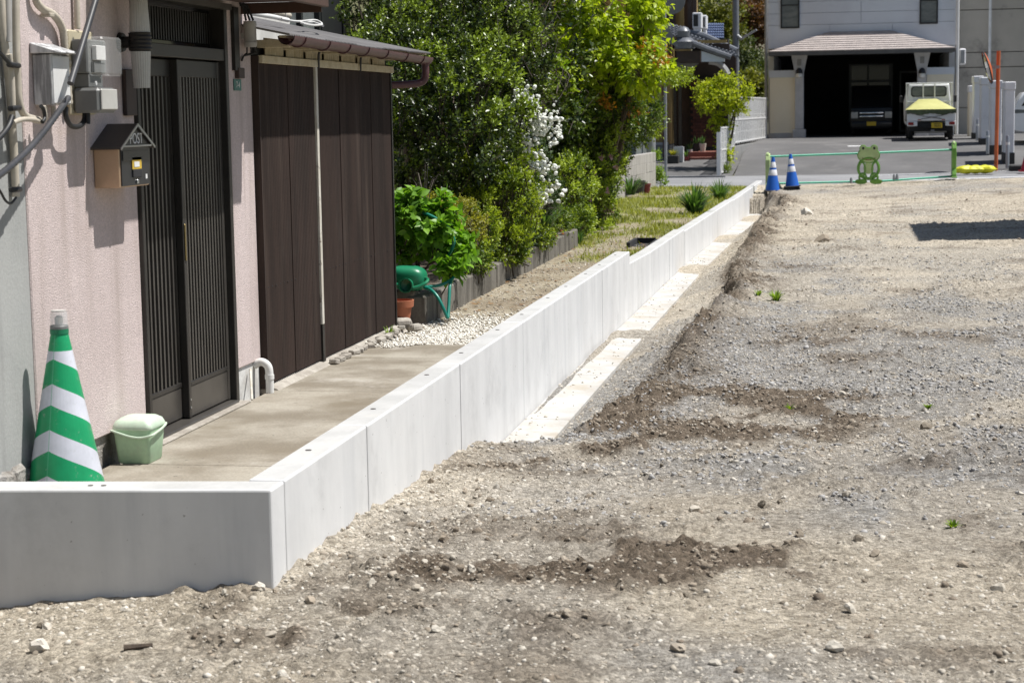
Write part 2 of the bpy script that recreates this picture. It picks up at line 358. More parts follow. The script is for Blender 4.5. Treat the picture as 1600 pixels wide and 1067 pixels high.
# ------------------------------------------------------------------ noise in numpy
def _h(ix, iy, s):
    n = (ix*374761393+iy*668265263+s*97531) & 0xffffffff
    n = ((n ^ (n >> 13))*1274126177) & 0xffffffff
    return ((n ^ (n >> 16)) & 0xffffff)/float(0xffffff)
def vn(x, y, s=0):
    x = np.asarray(x, float); y = np.asarray(y, float)
    ix = np.floor(x).astype(np.int64); iy = np.floor(y).astype(np.int64); fx = x-ix; fy = y-iy
    fx = fx*fx*(3-2*fx); fy = fy*fy*(3-2*fy)
    a = _h(ix, iy, s); b = _h(ix+1, iy, s); c = _h(ix, iy+1, s); d = _h(ix+1, iy+1, s)
    return (a*(1-fx)+b*fx)*(1-fy)+(c*(1-fx)+d*fx)*fy
def fbm(x, y, s=0, o=4, g=.5):
    t = 0; amp = 1; tot = 0
    for i in range(o):
        t = t+amp*vn(x*2**i, y*2**i, s+i*17); tot += amp; amp *= g
    return t/tot
# ================================================================== SETTING
XW = -2.064                      # face of the long retaining wall
def sstep(t): t = np.clip(t, 0, 1); return t*t*(3-2*t)
CTRL = np.array([(-3.6, 5, -.32), (-2.6, 5, -.28), (-1.5, 5, -.21), (0, 5, -.18), (1.2, 5, -.18), (-4.2, 6.4, -.38), (-3.14, 6.4, -.37), (-2.75, 6.42, -.34), (-2.38, 6.45, -.17),
    (-2.05, 6.5, -.015), (-1.85, 6.35, -.06), (-2.06, 7.2, -.09), (-2.06, 7.9, -.16), (-2.06, 9, -.235), (-2.06, 10, -.345), (-1.7, 10.6, -.43), (-1.5, 6.8, -.15), (-1.2, 8, -.17), (-.5, 8, -.16), (.6, 8, -.16), (-1, 10, -.20), (-1.5, 9.8, -.26), (0, 12, -.18), (-1.1, 13, -.23),
    (1.5, 15, -.16), (-.6, 16, -.20), (0, 20, -.18), (-1, 20, -.21), (2.5, 25, -.15), (-.6, 27, -.2), (0, 32, -.19), (3.5, 35, -.13), (0, 40, -.21), (3.5, 45, -.15), (6, 45, -.10), (-1.6, 42.2, -.262), (-1.2, 43, -.25), (.5, 44.6, -.22), (-2, 46, -.31), (-1.5, 39, -.27), (6, 30, -.1), (6, 15, -.12), (2.5, 46.6, -.15)])
def base_h(X, Y):
    num = np.zeros_like(X); den = np.zeros_like(X)
    for cx, cy, cz in CTRL:
        dx = (X-cx)/(.07*np.sqrt(cy*6)+.10); dy = (np.log(Y)-math.log(cy))/.10
        wt = np.exp(-.5*np.minimum((dx*dx+dy*dy)/2.2, 60))+1e-9/(1+dx*dx+dy*dy)
        num += wt*cz; den += wt
    return num/den
def ztoe(Y): return np.interp(Y, [10, 14, 25, 36, 47], [-.435, -.425, -.44, -.61, -.80])
def xtop(Y): return np.interp(Y, [10.4, 11.2, 12.7, 13.9, 16.9, 18.7, 21.9, 25.7, 31, 38, 42, 46], [-1.62, -1.36, -1.2, -1.21, -1.13, -1.0, -1.25, -1.2, -1.3, -1.15, -1.66, -1.70])
def xbase(Y): return xtop(Y)-np.interp(Y, [10, 14, 18, 30, 42, 46], [.22, .18, .13, .13, .10, .08])
COVER = [(-1.95, 10.1, .45, .30, .08), (-1.86, 16.75, .16, .26, .075), (-1.84, 23.9, .22, .45, .08), (-1.86, 31.0, .22, 1.0, .08), (-1.86, 39.0, .22, 1.2, .08), (-2.03, 13.2, .025, .9, .05), (-2.03, 15.6, .03, .8, .06)]
PATCH_DAMP = [(850, 880, .42, .20, 1.1), (760, 890, .20, .12, .9), (950, 850, .35, .22, .7), (1215, 622, .40, .7, .8), (1110, 640, .45, .8, .6), (1060, 600, .25, 1.0, .6), (1300, 500, .6, 1.2, .4), (965, 668, .30, .35, .85), (880, 690, .25, .2, .6), (1180, 420, .30, 1.3, .7), (1010, 890, .35, .2, .55), (600, 960, .5, .12, .45), (1250, 800, .5, .25, .45),
    (1200, 690, .5, .5, .35), (1150, 600, .5, .8, .35), (1195, 350, .2, 3.0, .7), (1205, 860, .4, .2, .4), (350, 980, .4, .1, .35)]
PATCH_GREY = [(1150, 520, .6, 1.6, 1.0), (1090, 560, .4, 1.2, .9), (1400, 560, 1.0, 2.0, .7), (1500, 720, .7, .8, .7), (1230, 430, .5, 2.0, .8), (950, 620, .4, 1.2, .8), (1300, 690, .7, .8, .6), (1530, 800, .4, .3, .6), (1400, 1020, .6, .2, .5), (1550, 480, .8, 2.5, .6), (1450, 290, 2.5, 1.5, .5)]
PATCH_PALE = [(650, 780, .35, .6, .9), (520, 860, .35, .3, .9), (780, 750, .4, .4, .8), (1400, 400, 1.5, 3.5, .8), (1350, 325, 1.6, 3, .6), (250, 960, .6, .1, .6), (1420, 900, .6, .3, .35), (1000, 740, .5, .4, .5), (1300, 1040, .8, .1, .4), (1110, 455, .25, 1.5, .8)]
def soil(X, Y):
    r = np.zeros(X.shape); g = np.zeros(X.shape); b = np.zeros(X.shape)
    for arr, L_ in ((r, PATCH_GREY), (g, PATCH_DAMP), (b, PATCH_PALE)):
        for u, v, rx, ry, a in L_:
            p = onz(u, v, -.12); arr += a*np.exp(-.5*(((X-p[0])/rx)**2+((Y-p[1])/ry)**2))
    brk = fbm(X*3.2, Y*2.4, 71, 4)
    g = g*(.12+1.25*sstep((brk-.43)/.18))+.4*sstep((fbm(X*1.5-Y*.6, Y*1.7, 77, 5)-.55)/.14)*(.3+.9*sstep((brk-.45)/.12))
    r = r*(.5+.9*sstep((fbm(X*2.2, Y*1.7, 81, 4)-.38)/.25))+.4*sstep((fbm(X*.8, Y*.6, 83, 4)-.5)/.16)
    xb = xbase(Y); xt = xtop(Y); bank = np.exp(-.5*((X-(xb+xt)/2-.05)/.17)**2)*sstep((Y-10.4)/.6)*sstep((45-Y)/3)
    g = g+.75*bank*(.4+1.0*vn(X*4, Y*2, 88))
    fl = sstep((xb-X)/.1)*sstep((Y-10.8)/.3); g = g*(1-.7*fl); b = b+.35*fl*sstep((Y-16)/2); r = r+.5*fl*sstep((16-Y)/2)
    return np.clip(np.stack([r, g, b], 1), 0, 1)
def dirt_h(X, Y, detail=True):
    X = np.asarray(X, float); Y = np.asarray(Y, float)
    top = base_h(X, Y)
    nz = (fbm(X*1.7, Y*1.2, 3, 3)-.5)
    xb = xbase(Y)+.16*(vn(Y*1.9, Y*0, 5)-.5)+.05*(vn(Y*7, Y*0, 6)-.5); xt = np.maximum(xtop(Y)+.22*(vn(Y*1.6, Y*0, 8)-.5)+.06*(vn(Y*6, Y*0, 9)-.5), xb+.07)
    s = sstep((X-xb)/(xt-xb)); s = np.where(s > 0, s**.75, 0)
    inT = sstep((Y-10.15-.35*(vn(X*5, Y*0, 12)-.5))/.75)*sstep((45.9-Y)/4)
    tt = np.clip((X+1.75)/(xb+1.75), 0, 1); fl = (ztoe(Y)-.035)*(1-tt)+(np.minimum(top, -.2)-.13-.3*np.clip((-ztoe(Y)-.45), 0, 1)*(1-tt))*tt+.008*nz
    for cx, cy, rx, ry, a in COVER: fl = fl+a*np.exp(-.5*(((X-cx)/rx)**2+((Y-cy)/ry)**2))
    fl = fl+(.012+.03*tt)*(fbm(X*8, Y*4, 23, 3)-.5)
    lip = .035*np.exp(-.5*((X-xt-.05)/.12)**2)*1.6*sstep((vn(X*3, Y*2.3, 21)-.45)/.3)
    t2 = top+lip*inT
    z = t2*(1-inT)+inT*(fl*(1-s)+t2*s)
    z = z+.045*nz*np.where((X < -1.7) & (Y > 6), .5, 1)
    if detail:
        rough = .35+.9*sstep((fbm(X*.9, Y*.7, 31, 3)-.42)/.22)
        on_toe = np.where((inT > .5) & (X < -1.62), .25, 1.0)
        z = z+on_toe*rough*(.034*(fbm(X*7, Y*6, 41, 3)-.5)+.022*(np.abs(vn(X*19, Y*17, 43)-.5)*2-.5)*vn(X*3, Y*2, 44)+.018*(fbm(X*42, Y*36, 47, 2)-.5))
        cl = sstep((fbm(X*2.6, Y*1.8, 55, 3)-.53)/.14)
        z = z+on_toe*cl*(.042*np.maximum(0, vn(X*16, Y*14, 57)-.45)+.026*np.maximum(0, vn(X*34, Y*30, 58)-.4))
        bank = np.exp(-.5*((X-(xb+xt)/2-.06)/.20)**2)*sstep((Y-10.3)/.5)*sstep((40-Y)/3)
        z = z+bank*(.09*(fbm(X*9, Y*6, 66, 3)-.5)+.07*np.maximum(0, vn(X*19, Y*13, 67)-.45)+.04*(vn(X*40, Y*28, 68)-.5))
        dm = soil(X, Y)[:, 1] if X.ndim == 1 else 0
        z = z+on_toe*dm*(.055*np.maximum(0, fbm(X*11, Y*9, 141, 3)-.43)+.040*np.maximum(0, vn(X*27, Y*23, 142)-.42)+.020*np.maximum(0, vn(X*60, Y*52, 143)-.4))
        wallclod = np.exp(-((X-XW)/.25)**2)*sstep((Y-6.6)/.2)*sstep((10.6-Y)/.4)
        z = z+wallclod*.045*np.maximum(0, fbm(X*15, Y*13, 61, 2)-.4)
        fw = np.exp(-((Y-6.40)/.16)**2)*sstep((-2.0-X)/.1)
        z = z+fw*.03*np.maximum(0, fbm(X*14, Y*14, 63, 2)-.42)
    return z
# dirt material
m_, t_, p_ = _new('dirt')
a_ = N(t_, 'ShaderNodeAttribute', attribute_name='soil'); sp_ = N(t_, 'ShaderNodeSeparateColor'); t_.links.new(a_.outputs['Color'], sp_.inputs[0])
P_ = coords(t_)
c_ = mixc(t_, ramp(t_, noise(t_, P_, 1.6, 8, .65), .38, .62), (.62, .55, .44), (.52, .455, .36))
c_ = mixc(t_, sp_.outputs[2], c_, (.68, .61, .50))
c_ = mixc(t_, sp_.outputs[0], c_, (.39, .375, .35))
c_ = mixc(t_, sp_.outputs[1], c_, (.195, .155, .115))
c_ = mixc(t_, ramp(t_, noise(t_, P_, 22, 6, .7), .30, .72), c_, mixc(t_, 1.0, c_, (.48, .465, .44), 'MULTIPLY'))
v_ = N(t_, 'ShaderNodeTexVoronoi'); v_.inputs['Scale'].default_value = 75; t_.links.new(P_, v_.inputs['Vector'])
hs_ = N(t_, 'ShaderNodeSeparateColor'); t_.links.new(v_.outputs['Color'], hs_.inputs[0])
k_ = N(t_, 'ShaderNodeMapRange'); k_.inputs[3].default_value = .50; k_.inputs[4].default_value = 1.38; t_.links.new(hs_.outputs[0], k_.inputs[0])
c_ = mixc(t_, .75, c_, mixc(t_, 1.0, c_, k_.outputs[0], 'MULTIPLY'))
t_.links.new(c_, p_.inputs['Base Color']); p_.inputs['Roughness'].default_value = .95; p_.inputs['Specular IOR Level'].default_value = .25
b_ = N(t_, 'ShaderNodeBump'); b_.inputs['Strength'].default_value = 1.0; b_.inputs['Distance'].default_value = .022
t_.links.new(noise(t_, P_, 26, 9, .78), b_.inputs['Height'])
b2_ = N(t_, 'ShaderNodeBump'); b2_.inputs['Strength'].default_value = .7; b2_.inputs['Distance'].default_value = .008; b2_.invert = True
t_.links.new(v_.outputs['Distance'], b2_.inputs['Height']); t_.links.new(b_.outputs[0], b2_.inputs['Normal']); t_.links.new(b2_.outputs[0], p_.inputs['Normal'])
MT['dirt'] = m_
# stones: colour by tint attribute (small) or by object (large)
def stonemat(name, obj):
    m, t, p = _new(name)
    a = N(t, 'ShaderNodeObjectInfo').outputs['Random'] if obj else N(t, 'ShaderNodeAttribute', attribute_name='tint').outputs['Fac']
    r = N(t, 'ShaderNodeValToRGB'); e = r.color_ramp.elements
    e[0].position = 0; e[0].color = (.19, .165, .13, 1); e[1].position = 1; e[1].color = (.66, .62, .55, 1)
    for ps, cc in ((.25, (.36, .305, .24, 1)), (.5, (.45, .41, .345, 1)), (.75, (.53, .495, .43, 1))):
        x = e.new(ps); x.color = cc
    t.links.new(a, r.inputs[0])
    t.links.new(mixc(t, 1.0, r.outputs[0], mixc(t, noise(t, coords(t), 60, 4), (.65, .63, .60), (1.2, 1.2, 1.2)), 'MULTIPLY'), p.inputs['Base Color'])
    p.inputs['Roughness'].default_value = .9; p.inputs['Specular IOR Level'].default_value = .25
    b = N(t, 'ShaderNodeBump'); b.inputs['Strength'].default_value = .5; b.inputs['Distance'].default_value = .004
    t.links.new(noise(t, coords(t), 120, 3), b.inputs['Height']); t.links.new(b.outputs[0], p.inputs['Normal']); return m
defm('crushed', (.42, .41, .395), (.26, .25, .24), rough=.9, scale=30, lo=.3, hi=.7, fine=.25, fscale=70)
defm('clod', (.25, .205, .155), (.16, .128, .094), rough=1, scale=25, fine=.3, fscale=90, bump=.8, bscale=120, bdist=.005, dirt=(.42, .365, .29), dscale=6, dlo=.45, dhi=.7)
MT['stone'] = stonemat('stone_loose', False); MT['stone_big'] = stonemat('stone_large', True)
# --- dirt sheet: a fan-shaped grid, fine near the camera
NR, NC, NL = 740, 420, 220
ys = np.exp(np.linspace(math.log(3.6), math.log(45.95), NR)); i0 = int(np.searchsorted(ys, 6.58))
U = np.linspace(0, 1, NC); Vd = []
for i, y in enumerate(ys):
    xl = XW-.05; xr = .10*y+1.6+(1.2 if y > 12 else y*.1)
    Vd.append(np.stack([xl+(xr-xl)*U**1.12, np.full(NC, y)], 1))
for i in range(i0): Vd.append(np.stack([np.linspace(-4.6, XW-.05, NL), np.full(NL, ys[i])], 1))
Vd = np.concatenate(Vd)
jit = .0022*Vd[:, 1]*(vn(Vd[:, 0]*90, Vd[:, 1]*90, 2)-.5); Vd[:, 1] += jit
Zd = dirt_h(Vd[:, 0], Vd[:, 1])
ii = (np.arange(NR-1)[:, None]*NC+np.arange(NC-1)[None]).ravel(); F1 = np.stack([ii, ii+1, ii+NC+1, ii+NC], 1)
jj = NR*NC+(np.arange(i0-1)[:, None]*NL+np.arange(NL-1)[None]).ravel(); F2 = np.stack([jj, jj+1, jj+NL+1, jj+NL], 1)
DIRT = npmesh('dirt_ground', np.c_[Vd, Zd], np.r_[F1, F2], 'dirt', attrs={'soil': soil(Vd[:, 0], Vd[:, 1])}, smooth=True)
tag(DIRT, 'bare stony dirt of the cleared building lot', 'dirt', kind='structure')
# --- loose stones
def ico(sub):
    bm = bmesh.new(); bmesh.ops.create_icosphere(bm, subdivisions=sub, radius=1); v = np.array([x.co[:] for x in bm.verts]); f = np.array([[q.index for q in x.verts] for x in bm.faces]); bm.free(); return v, f
def scatter_stones(name, pts, size, tint, m, parent, sub=1, flat=.65, seed=1, kind='stuff'):
    rg = np.random.default_rng(seed); bv, bf = ico(sub); n = len(pts); k = len(bv)
    var = [bv*(1+.75*(rg.random(k)-.5))[:, None]*np.array([1, .78, .62]) for _ in range(14)]
    which = rg.integers(0, 14, n); q = rg.normal(size=(n, 4)); q[:, 1:3] *= .5; q /= np.linalg.norm(q, axis=1)[:, None]
    w_, x, y, z = q.T
    Rm = np.stack([1-2*(y*y+z*z), 2*(x*y-z*w_), 2*(x*z+y*w_), 2*(x*y+z*w_), 1-2*(x*x+z*z), 2*(y*z-x*w_), 2*(x*z-y*w_), 2*(y*z+x*w_), 1-2*(x*x+y*y)], 1).reshape(n, 3, 3)
    V = np.einsum('nij,nkj->nki', Rm, np.array(var)[which])*size[:, None, None]; V[:, :, 2] *= flat/.62*.8
    V = V+pts[:, None, :]; V[:, :, 2] += size[:, None]*.18
    F = (bf[None]+(np.arange(n)*k)[:, None, None]).reshape(-1, 3)
    o = npmesh(name, V.reshape(-1, 3), F, m, parent, attrs={'tint': np.repeat(tint, k)})
    o['kind'] = kind; return o
def fan(n, y0, y1, rg, left=None):
    y = np.exp(rg.uniform(math.log(y0), math.log(y1), n)); xl = np.where(y < 6.42, np.maximum(-.52*y-.2, -3.6), XW+.01); xr = .10*y+.35
    return xl+(xr-xl)*rg.random(n), y
rg = np.random.default_rng(5)
def grit(name, n0, y0, y1, mu, sg, smin, smax, dens_k, seed, grow=0.0):
    xs, yy = fan(n0, y0, y1, rg); sm = soil(xs, yy)
    dens = .22+.5*sstep((fbm(xs*1.6, yy*1.2, 91, 4)-.46)/.16)+.75*sm[:, 0]+.15*sm[:, 2]-.30*sm[:, 1]
    dens = dens+1.6*np.exp(-((xs-XW)/.55)**2)*(yy > 6.5)*(yy < 10.6)+1.8*np.exp(-((yy-6.33)/.16)**2)*(xs < -1.9)+.75*sstep((5.55-yy)/.4)*(.3+vn(xs*2, yy*2, 14))
    dens = dens*(.35+.65*sstep((np.abs(yy-8.2)-.6)/1.5)+.3*(xs < -1.5))
    onto = (xs < -1.78) & (yy > 10.75); dens = np.where(onto, (.08+.9*np.exp(-((xs-XW)/.05)**2)*vn(yy*1.5, yy*0, 7))*(yy < 26), dens)
    keep = rg.random(n0) < np.clip(dens, .03, 1)*dens_k; xs, yy, sm = xs[keep], yy[keep], sm[keep]
    sz = np.clip(np.exp(rg.normal(mu, sg, len(xs)))*(1+grow*yy), smin, smax)
    tn = np.clip(.58+.20*rg.normal(size=len(xs))-.30*sm[:, 1]+.12*sm[:, 2], 0, 1)
    zz = dirt_h(xs, yy); zz = np.where((xs < -1.80) & (yy > 10.8), np.maximum(zz, ztoe(yy)), zz)
    print(name, len(xs)); return scatter_stones(name, np.c_[xs, yy, zz-.34*sz], sz, tn, 'stone', DIRT, sub=1, seed=seed)
grit('loose_gravel', 40000, 4.5, 46, -5.55, .38, .002, .011, 1.0, 2, .05)
grit('loose_stones', 46000, 4.5, 36, -4.85, .45, .004, .020, .85, 3, .010)
# crushed grey gravel
xs, yy = fan(70000, 7.5, 32, rg); sm = soil(xs, yy); keep = rg.random(70000) < np.clip(sm[:, 0]*.55-.10-.2*sm[:, 1], 0, 1)*(.15+sstep((fbm(xs*2.2, yy*1.5, 131, 4)-.44)/.14)); keep &= ~((xs < -1.6) & (yy > 10.7)); xs, yy = xs[keep], yy[keep]
sz = np.clip(np.exp(rg.normal(-4.75, .38, len(xs)))*(1+.018*yy), .004, .024); print('crushed', len(xs))
scatter_stones('crushed_gravel', np.c_[xs, yy, dirt_h(xs, yy)-.2*sz], sz, rg.random(len(xs)), 'crushed', DIRT, sub=1, seed=6)
# crumbly dark clods on the damp soil and along the bank
xs, yy = fan(60000, 4.8, 40, rg); sm = soil(xs, yy); bk = np.exp(-.5*((xs-xtop(yy)-.05)/.14)**2)*(yy > 10.3)
keep = rg.random(60000) < np.clip((sm[:, 1]-.30)*1.2, 0, 1)*(.10+sstep((fbm(xs*4, yy*3, 121, 3)-.45)/.15))*1.2+bk*.55*vn(xs*2, yy*1.2, 122)+.06*sstep((fbm(xs*3, yy*2.2, 123, 3)-.56)/.08); keep &= ~((xs < -1.78) & (yy > 10.7)); xs, yy = xs[keep], yy[keep]
sz = np.clip(np.exp(rg.normal(-4.9, .5, len(xs)))*(1+.02*yy), .004, .03); zz = dirt_h(xs, yy); print('clods', len(xs))
scatter_stones('soil_clods', np.c_[xs, yy, zz-.3*sz], sz, np.clip(.5+.25*rg.normal(size=len(xs)), 0, 1), 'clod', DIRT, sub=1, seed=4, flat=.75)
# the 300 stones that show largest: pieces of their own, eight shared shapes
xs, yy = fan(900, 4.55, 13, rg); sm = soil(xs, yy)
dn = .2+.6*sm[:, 2]+.5*np.exp(-((xs-XW)/.5)**2)*(yy > 6.5)*(yy < 10.5)+.9*sstep((5.7-yy)/.5)+.5*np.exp(-((yy-6.3)/.3)**2)*(xs < -1.9)+.4*vn(xs*2, yy*2, 3)
ok = (rg.random(900) < dn*.62) & ~((xs < -1.7) & (yy > 10.6)); xs, yy = xs[ok][:280], yy[ok][:280]
big = [(x, y, float(np.clip(np.exp(rg.normal(-4.25, .30)), .009, .028))*(.9+.02*y)) for x, y in zip(xs, yy)]
for u, v, s_ in [(1560, 897, .032), (1303, 1000, .036), (1190, 775, .026), (1330, 937, .03), (485, 930, .026), (580, 912, .032), (405, 905, .03), (60, 970, .045), (385, 908, .022), (885, 965, .024), (1250, 822, .03), (1447, 648, .045), (1085, 783, .03), (735, 890, .028), (790, 795, .02), (1283, 370, .11), (1262, 327, .13), (680, 978, .025), (1060, 1000, .03), (130, 1052, .035)]:
    p = onz(u, v, -.12); big.append((p[0], p[1], s_))
stones = []
bv, bf = ico(2)
for k in range(8):
    w3 = bv*(1+.16*rg.normal(size=(len(bv), 1)))*np.array([1, .8, .62]); d_ = rg.normal(size=(5, 3)); d_ /= np.linalg.norm(d_, axis=1)[:, None]
    for dd in d_:
        pr = w3@dd; cut = .62*pr.max(); w3 = w3-np.maximum(pr-cut, 0)[:, None]*dd
    me = bpy.data.meshes.new('stone'); me.from_pydata(w3.tolist(), [], bf.tolist()); me.materials.append(MT['stone_big']); stones.append(me)
bz = dirt_h(np.array([b[0] for b in big]), np.array([b[1] for b in big]))
for k, (x, y, s_) in enumerate(big):
    o = link(bpy.data.objects.new('stone', stones[k % 8])); o.parent = DIRT; o.location = (x, y, bz[k]+.28*s_); o.scale = (s_, s_, s_)
    o.rotation_euler = (random.uniform(-.5, .5), random.uniform(-.5, .5), random.uniform(0, 6.3))
# --- far land sheet under everything
LAND = npmesh('ground', np.array([(-300, -60, -1.6), (300, -60, -1.6), (300, 600, -1.6), (-300, 600, -1.6)]), [[0, 1, 2, 3]], 'farland'); tag(LAND, 'open land reaching to the horizon', 'ground', kind='structure')
# --- patio of concrete between house and wall
PAT = B('patio', 'patio', (-3.6, 6.70, -.35), (-2.205, 12.1, .020)); tag(PAT, 'worn brown concrete path beside the pink house', 'patio', kind='structure')
for a, b in ((6.66, 7.75), (7.755, 9.94), (9.945, 11.35), (11.355, 12.05)):
    B('slab', 'patio', (-3.17 if b < 9.9 else -3.13, a, .024), (-2.206, b-.004, .052+.002*random.random()), PAT, bevel=.004)
B('slab', 'patio', (-4.5, 6.66, .0), (-3.25, 6.95, .03), PAT)
# --- yard with thin grass
def yard_h(X, Y): return np.interp(Y, [11, 13, 20, 30, 43, 46], [.03, .02, -.0, -.09, -.2, -.345])+.02*(fbm(X*3, Y*2, 101, 3)-.5)+np.where(X < -3.05, .0, 0)
gx = np.linspace(-9, -2.2, 90); gy = np.exp(np.linspace(math.log(11.95), math.log(45.95), 260)); GX, GY = np.meshgrid(gx, gy); gX, gY = GX.ravel(), GY.ravel()
wallz = np.interp(gY, [18.2, 18.3, 24.6, 35.3, 47.9], [.2, .06, .01, -.11, -.216])
gZ = np.minimum(yard_h(gX, gY), wallz-.035+.02*(gX < -2.5))+.006*(fbm(gX*20, gY*14, 4, 2)-.5)
m_, t_, p_ = _new('yard'); P_ = coords(t_)
c_ = mixc(t_, ramp(t_, noise(t_, P_, 1.1, 7, .65), .40, .60), (.42, .37, .285), (.30, .25, .185))
at_ = N(t_, 'ShaderNodeAttribute', attribute_name='grass').outputs['Fac']
c_ = mixc(t_, at_, c_, (.21, .215, .055))
c_ = mixc(t_, ramp(t_, noise(t_, P_, 28, 5, .7), .35, .7), c_, mixc(t_, 1.0, c_, (.55, .55, .5), 'MULTIPLY'))
t_.links.new(c_, p_.inputs['Base Color']); p_.inputs['Roughness'].default_value = 1; p_.inputs['Specular IOR Level'].default_value = .2
b_ = N(t_, 'ShaderNodeBump'); b_.inputs['Strength'].default_value = .8; b_.inputs['Distance'].default_value = .02; t_.links.new(noise(t_, P_, 40, 5, .7), b_.inputs['Height']); t_.links.new(b_.outputs[0], p_.inputs['Normal']); MT['yard'] = m_
def grassy(X, Y): return np.clip(sstep((Y-17.5-2*vn(X*2, Y, 3))/4)*(.15+1.2*sstep((fbm(X*1.3, Y*.5, 111, 4)-.40)/.2)), 0, 1)
ii = (np.arange(259)[:, None]*90+np.arange(89)[None]).ravel()
YARD = npmesh('yard', np.c_[gX, gY, gZ], np.stack([ii, ii+1, ii+91, ii+90], 1), 'yard', attrs={'grass': grassy(gX, gY)}, smooth=True); tag(YARD, 'dry yard with thin grass behind the white wall', 'yard', kind='structure')
def yardz(X, Y): return np.minimum(yard_h(X, Y), np.interp(Y, [18.2, 18.3, 24.6, 35.3, 47.9], [.2, .06, .01, -.11, -.216])-.035+.02*(X < -2.5))
# white pebbles
n = 7600; px = np.clip(rg.normal(-2.72, .20, n), -3.12, -2.215); py = rg.uniform(11.75, 14.3, n)
edge = 11.95+.12*np.sin(px*9)+.5*np.clip(px+2.62, 0, 1); kp = (py > edge) & (rg.random(n) < np.exp(-.5*((py-12.6)/.75)**2)) & (px < -2.22+.0*py); px, py = px[kp], py[kp]
psz = np.clip(np.exp(rg.normal(-4.75, .25, len(px))), .005, .014)
pb = scatter_stones('white_pebbles', np.c_[px, py, np.where(py < 12.06, .054, yardz(px, py))+.012*rg.random(len(px))], psz, rg.random(len(px)), 'whitepebble', None, sub=1, seed=9)
tag(pb, 'patch of white pebbles between wall and garden bed', 'pebbles', kind='stuff')
# small litter stones in yard
n = 2600; px = rg.uniform(-3.1, -2.22, n); py = np.exp(rg.uniform(math.log(12.5), math.log(26), n)); psz = np.clip(np.exp(rg.normal(-4.9, .4, n)), .004, .02)
st = scatter_stones('yard_grit', np.c_[px, py, yardz(px, py)], psz, np.clip(.5+.2*rg.normal(size=n), 0, 1), 'stone', None, sub=1, seed=12); tag(st, 'small grit and stones strewn on the yard', 'grit', kind='stuff')
# grass blades
n = 34000; px = rg.uniform(-5.2, -2.23, n); py = np.exp(rg.uniform(math.log(17.5), math.log(45.0), n)); kp = rg.random(n) < grassy(px, py)**1.3*.9; px, py = px[kp], py[kp]; n = len(px)
pz = yardz(px, py)-.005; hh = rg.uniform(.015, .06, n)*(1+.015*py); az = rg.uniform(0, 6.28, n); le = rg.uniform(.2, 1.0, n)*hh; wd = .0035+.00022*py
V = np.stack([np.c_[px-wd*np.sin(az), py+wd*np.cos(az), pz], np.c_[px+wd*np.sin(az), py-wd*np.cos(az), pz], np.c_[px+le*np.cos(az), py+le*np.sin(az), pz+hh]], 1).reshape(-1, 3)
gr = npmesh('grass', V, np.arange(3*n).reshape(n, 3), L['grass'], attrs={'tint': np.repeat(rg.random(n), 3)}); tag(gr, 'thin yellow green grass growing on the yard', 'grass', kind='stuff')
# fallen leaves
n = 500; px = rg.uniform(-3.1, -2.25, n); py = np.exp(rg.uniform(math.log(14), math.log(27), n)); pz = yardz(px, py)+.008; s_ = rg.uniform(.012, .028, n); az = rg.uniform(0, 6.3, n)
V = np.stack([np.c_[px+s_*np.cos(az+q), py+s_*np.sin(az+q)*.6, pz+.01*rg.random(n)] for q in (0, 1.5, 3.1, 4.7)], 1).reshape(-1, 3)
fl = npmesh('fallen_leaves', V, np.arange(4*n).reshape(n, 4), leafmat('leaf_dead', (.12, .06, .03), (.30, .17, .06), .7, .1), attrs={'tint': np.repeat(rg.random(n), 4)}); tag(fl, 'dead brown leaves fallen on the yard', 'leaves', kind='stuff')
# --- road, parking lot, driveway
def rz(X): return -.30+.022*(np.asarray(X, float)+2)
def sheet(name, x0, x1, yz, m, nx=2, label=None, zf=None):
    xs_ = np.linspace(x0, x1, nx); V = []
    for y, z in yz:
        for x in xs_: V.append((x, y, (zf(x) if zf else 0)+z))
    F = [(i*nx+k, i*nx+k+1, (i+1)*nx+k+1, (i+1)*nx+k) for i in range(len(yz)-1) for k in range(nx-1)]
    o = npmesh(name, V, F, m); tag(o, label, name.replace('_', ' '), kind='structure'); return o
ROAD = sheet('road', -40, 40, [(45.6, -.03), (46.05, -.012), (49.2, 0), (51.8, .02)], 'roadpale', 2, 'narrow paved road crossing behind the lot', lambda x: rz(np.clip(x, -8, 9)))
for nm, a, b, h in (('lane_line', 46.62, 46.98, .012), ('lane_line', 50.9, 51.05, .012)):
    for x0 in np.arange(-14, 14, 4.0):
        q = [(x0, a, float(rz(x0))+h), (x0+3.98, a, float(rz(x0+3.98))+h), (x0+3.98, b, float(rz(x0+3.98))+h), (x0, b, float(rz(x0))+h)]
        MB().add(q+[(x, y, z-.01) for x, y, z in q], [(0, 1, 2, 3), (0, 4, 5, 1), (1, 5, 6, 2), (2, 6, 7, 3), (3, 7, 4, 0)]).build(nm, 'paintline', ROAD)
LOT = sheet('parking_lot', -3.0, 12, [(51.5, -.27), (52.2, -.2), (56, .2), (59, .46), (63, .56), (75, .58)], 'asphalt', 2, 'grey asphalt parking lot sloping up to the garage')
DRV = sheet('driveway', -14, -3.05, [(51.5, -.27), (52.4, -.2), (57, .12), (64, .2)], 'asphalt', 2, 'grey asphalt driveway of the ochre house')
B('kerb', 'roadpale', (-14, 51.2, -.5), (-3.2, 51.45, -.20), DRV)
for x0, y0, wx, wy in ((.05, 58.2, .5, .18),):
    zl = np.interp(y0, [56, 59], [.2, .46])
    MB().add([(x0, y0, zl+.004), (x0+wx, y0, zl+.004), (x0+wx, y0+wy, zl+.022), (x0, y0+wy, zl+.022)], [(0, 1, 2, 3)]).build('paint_mark', 'paintline', LOT)
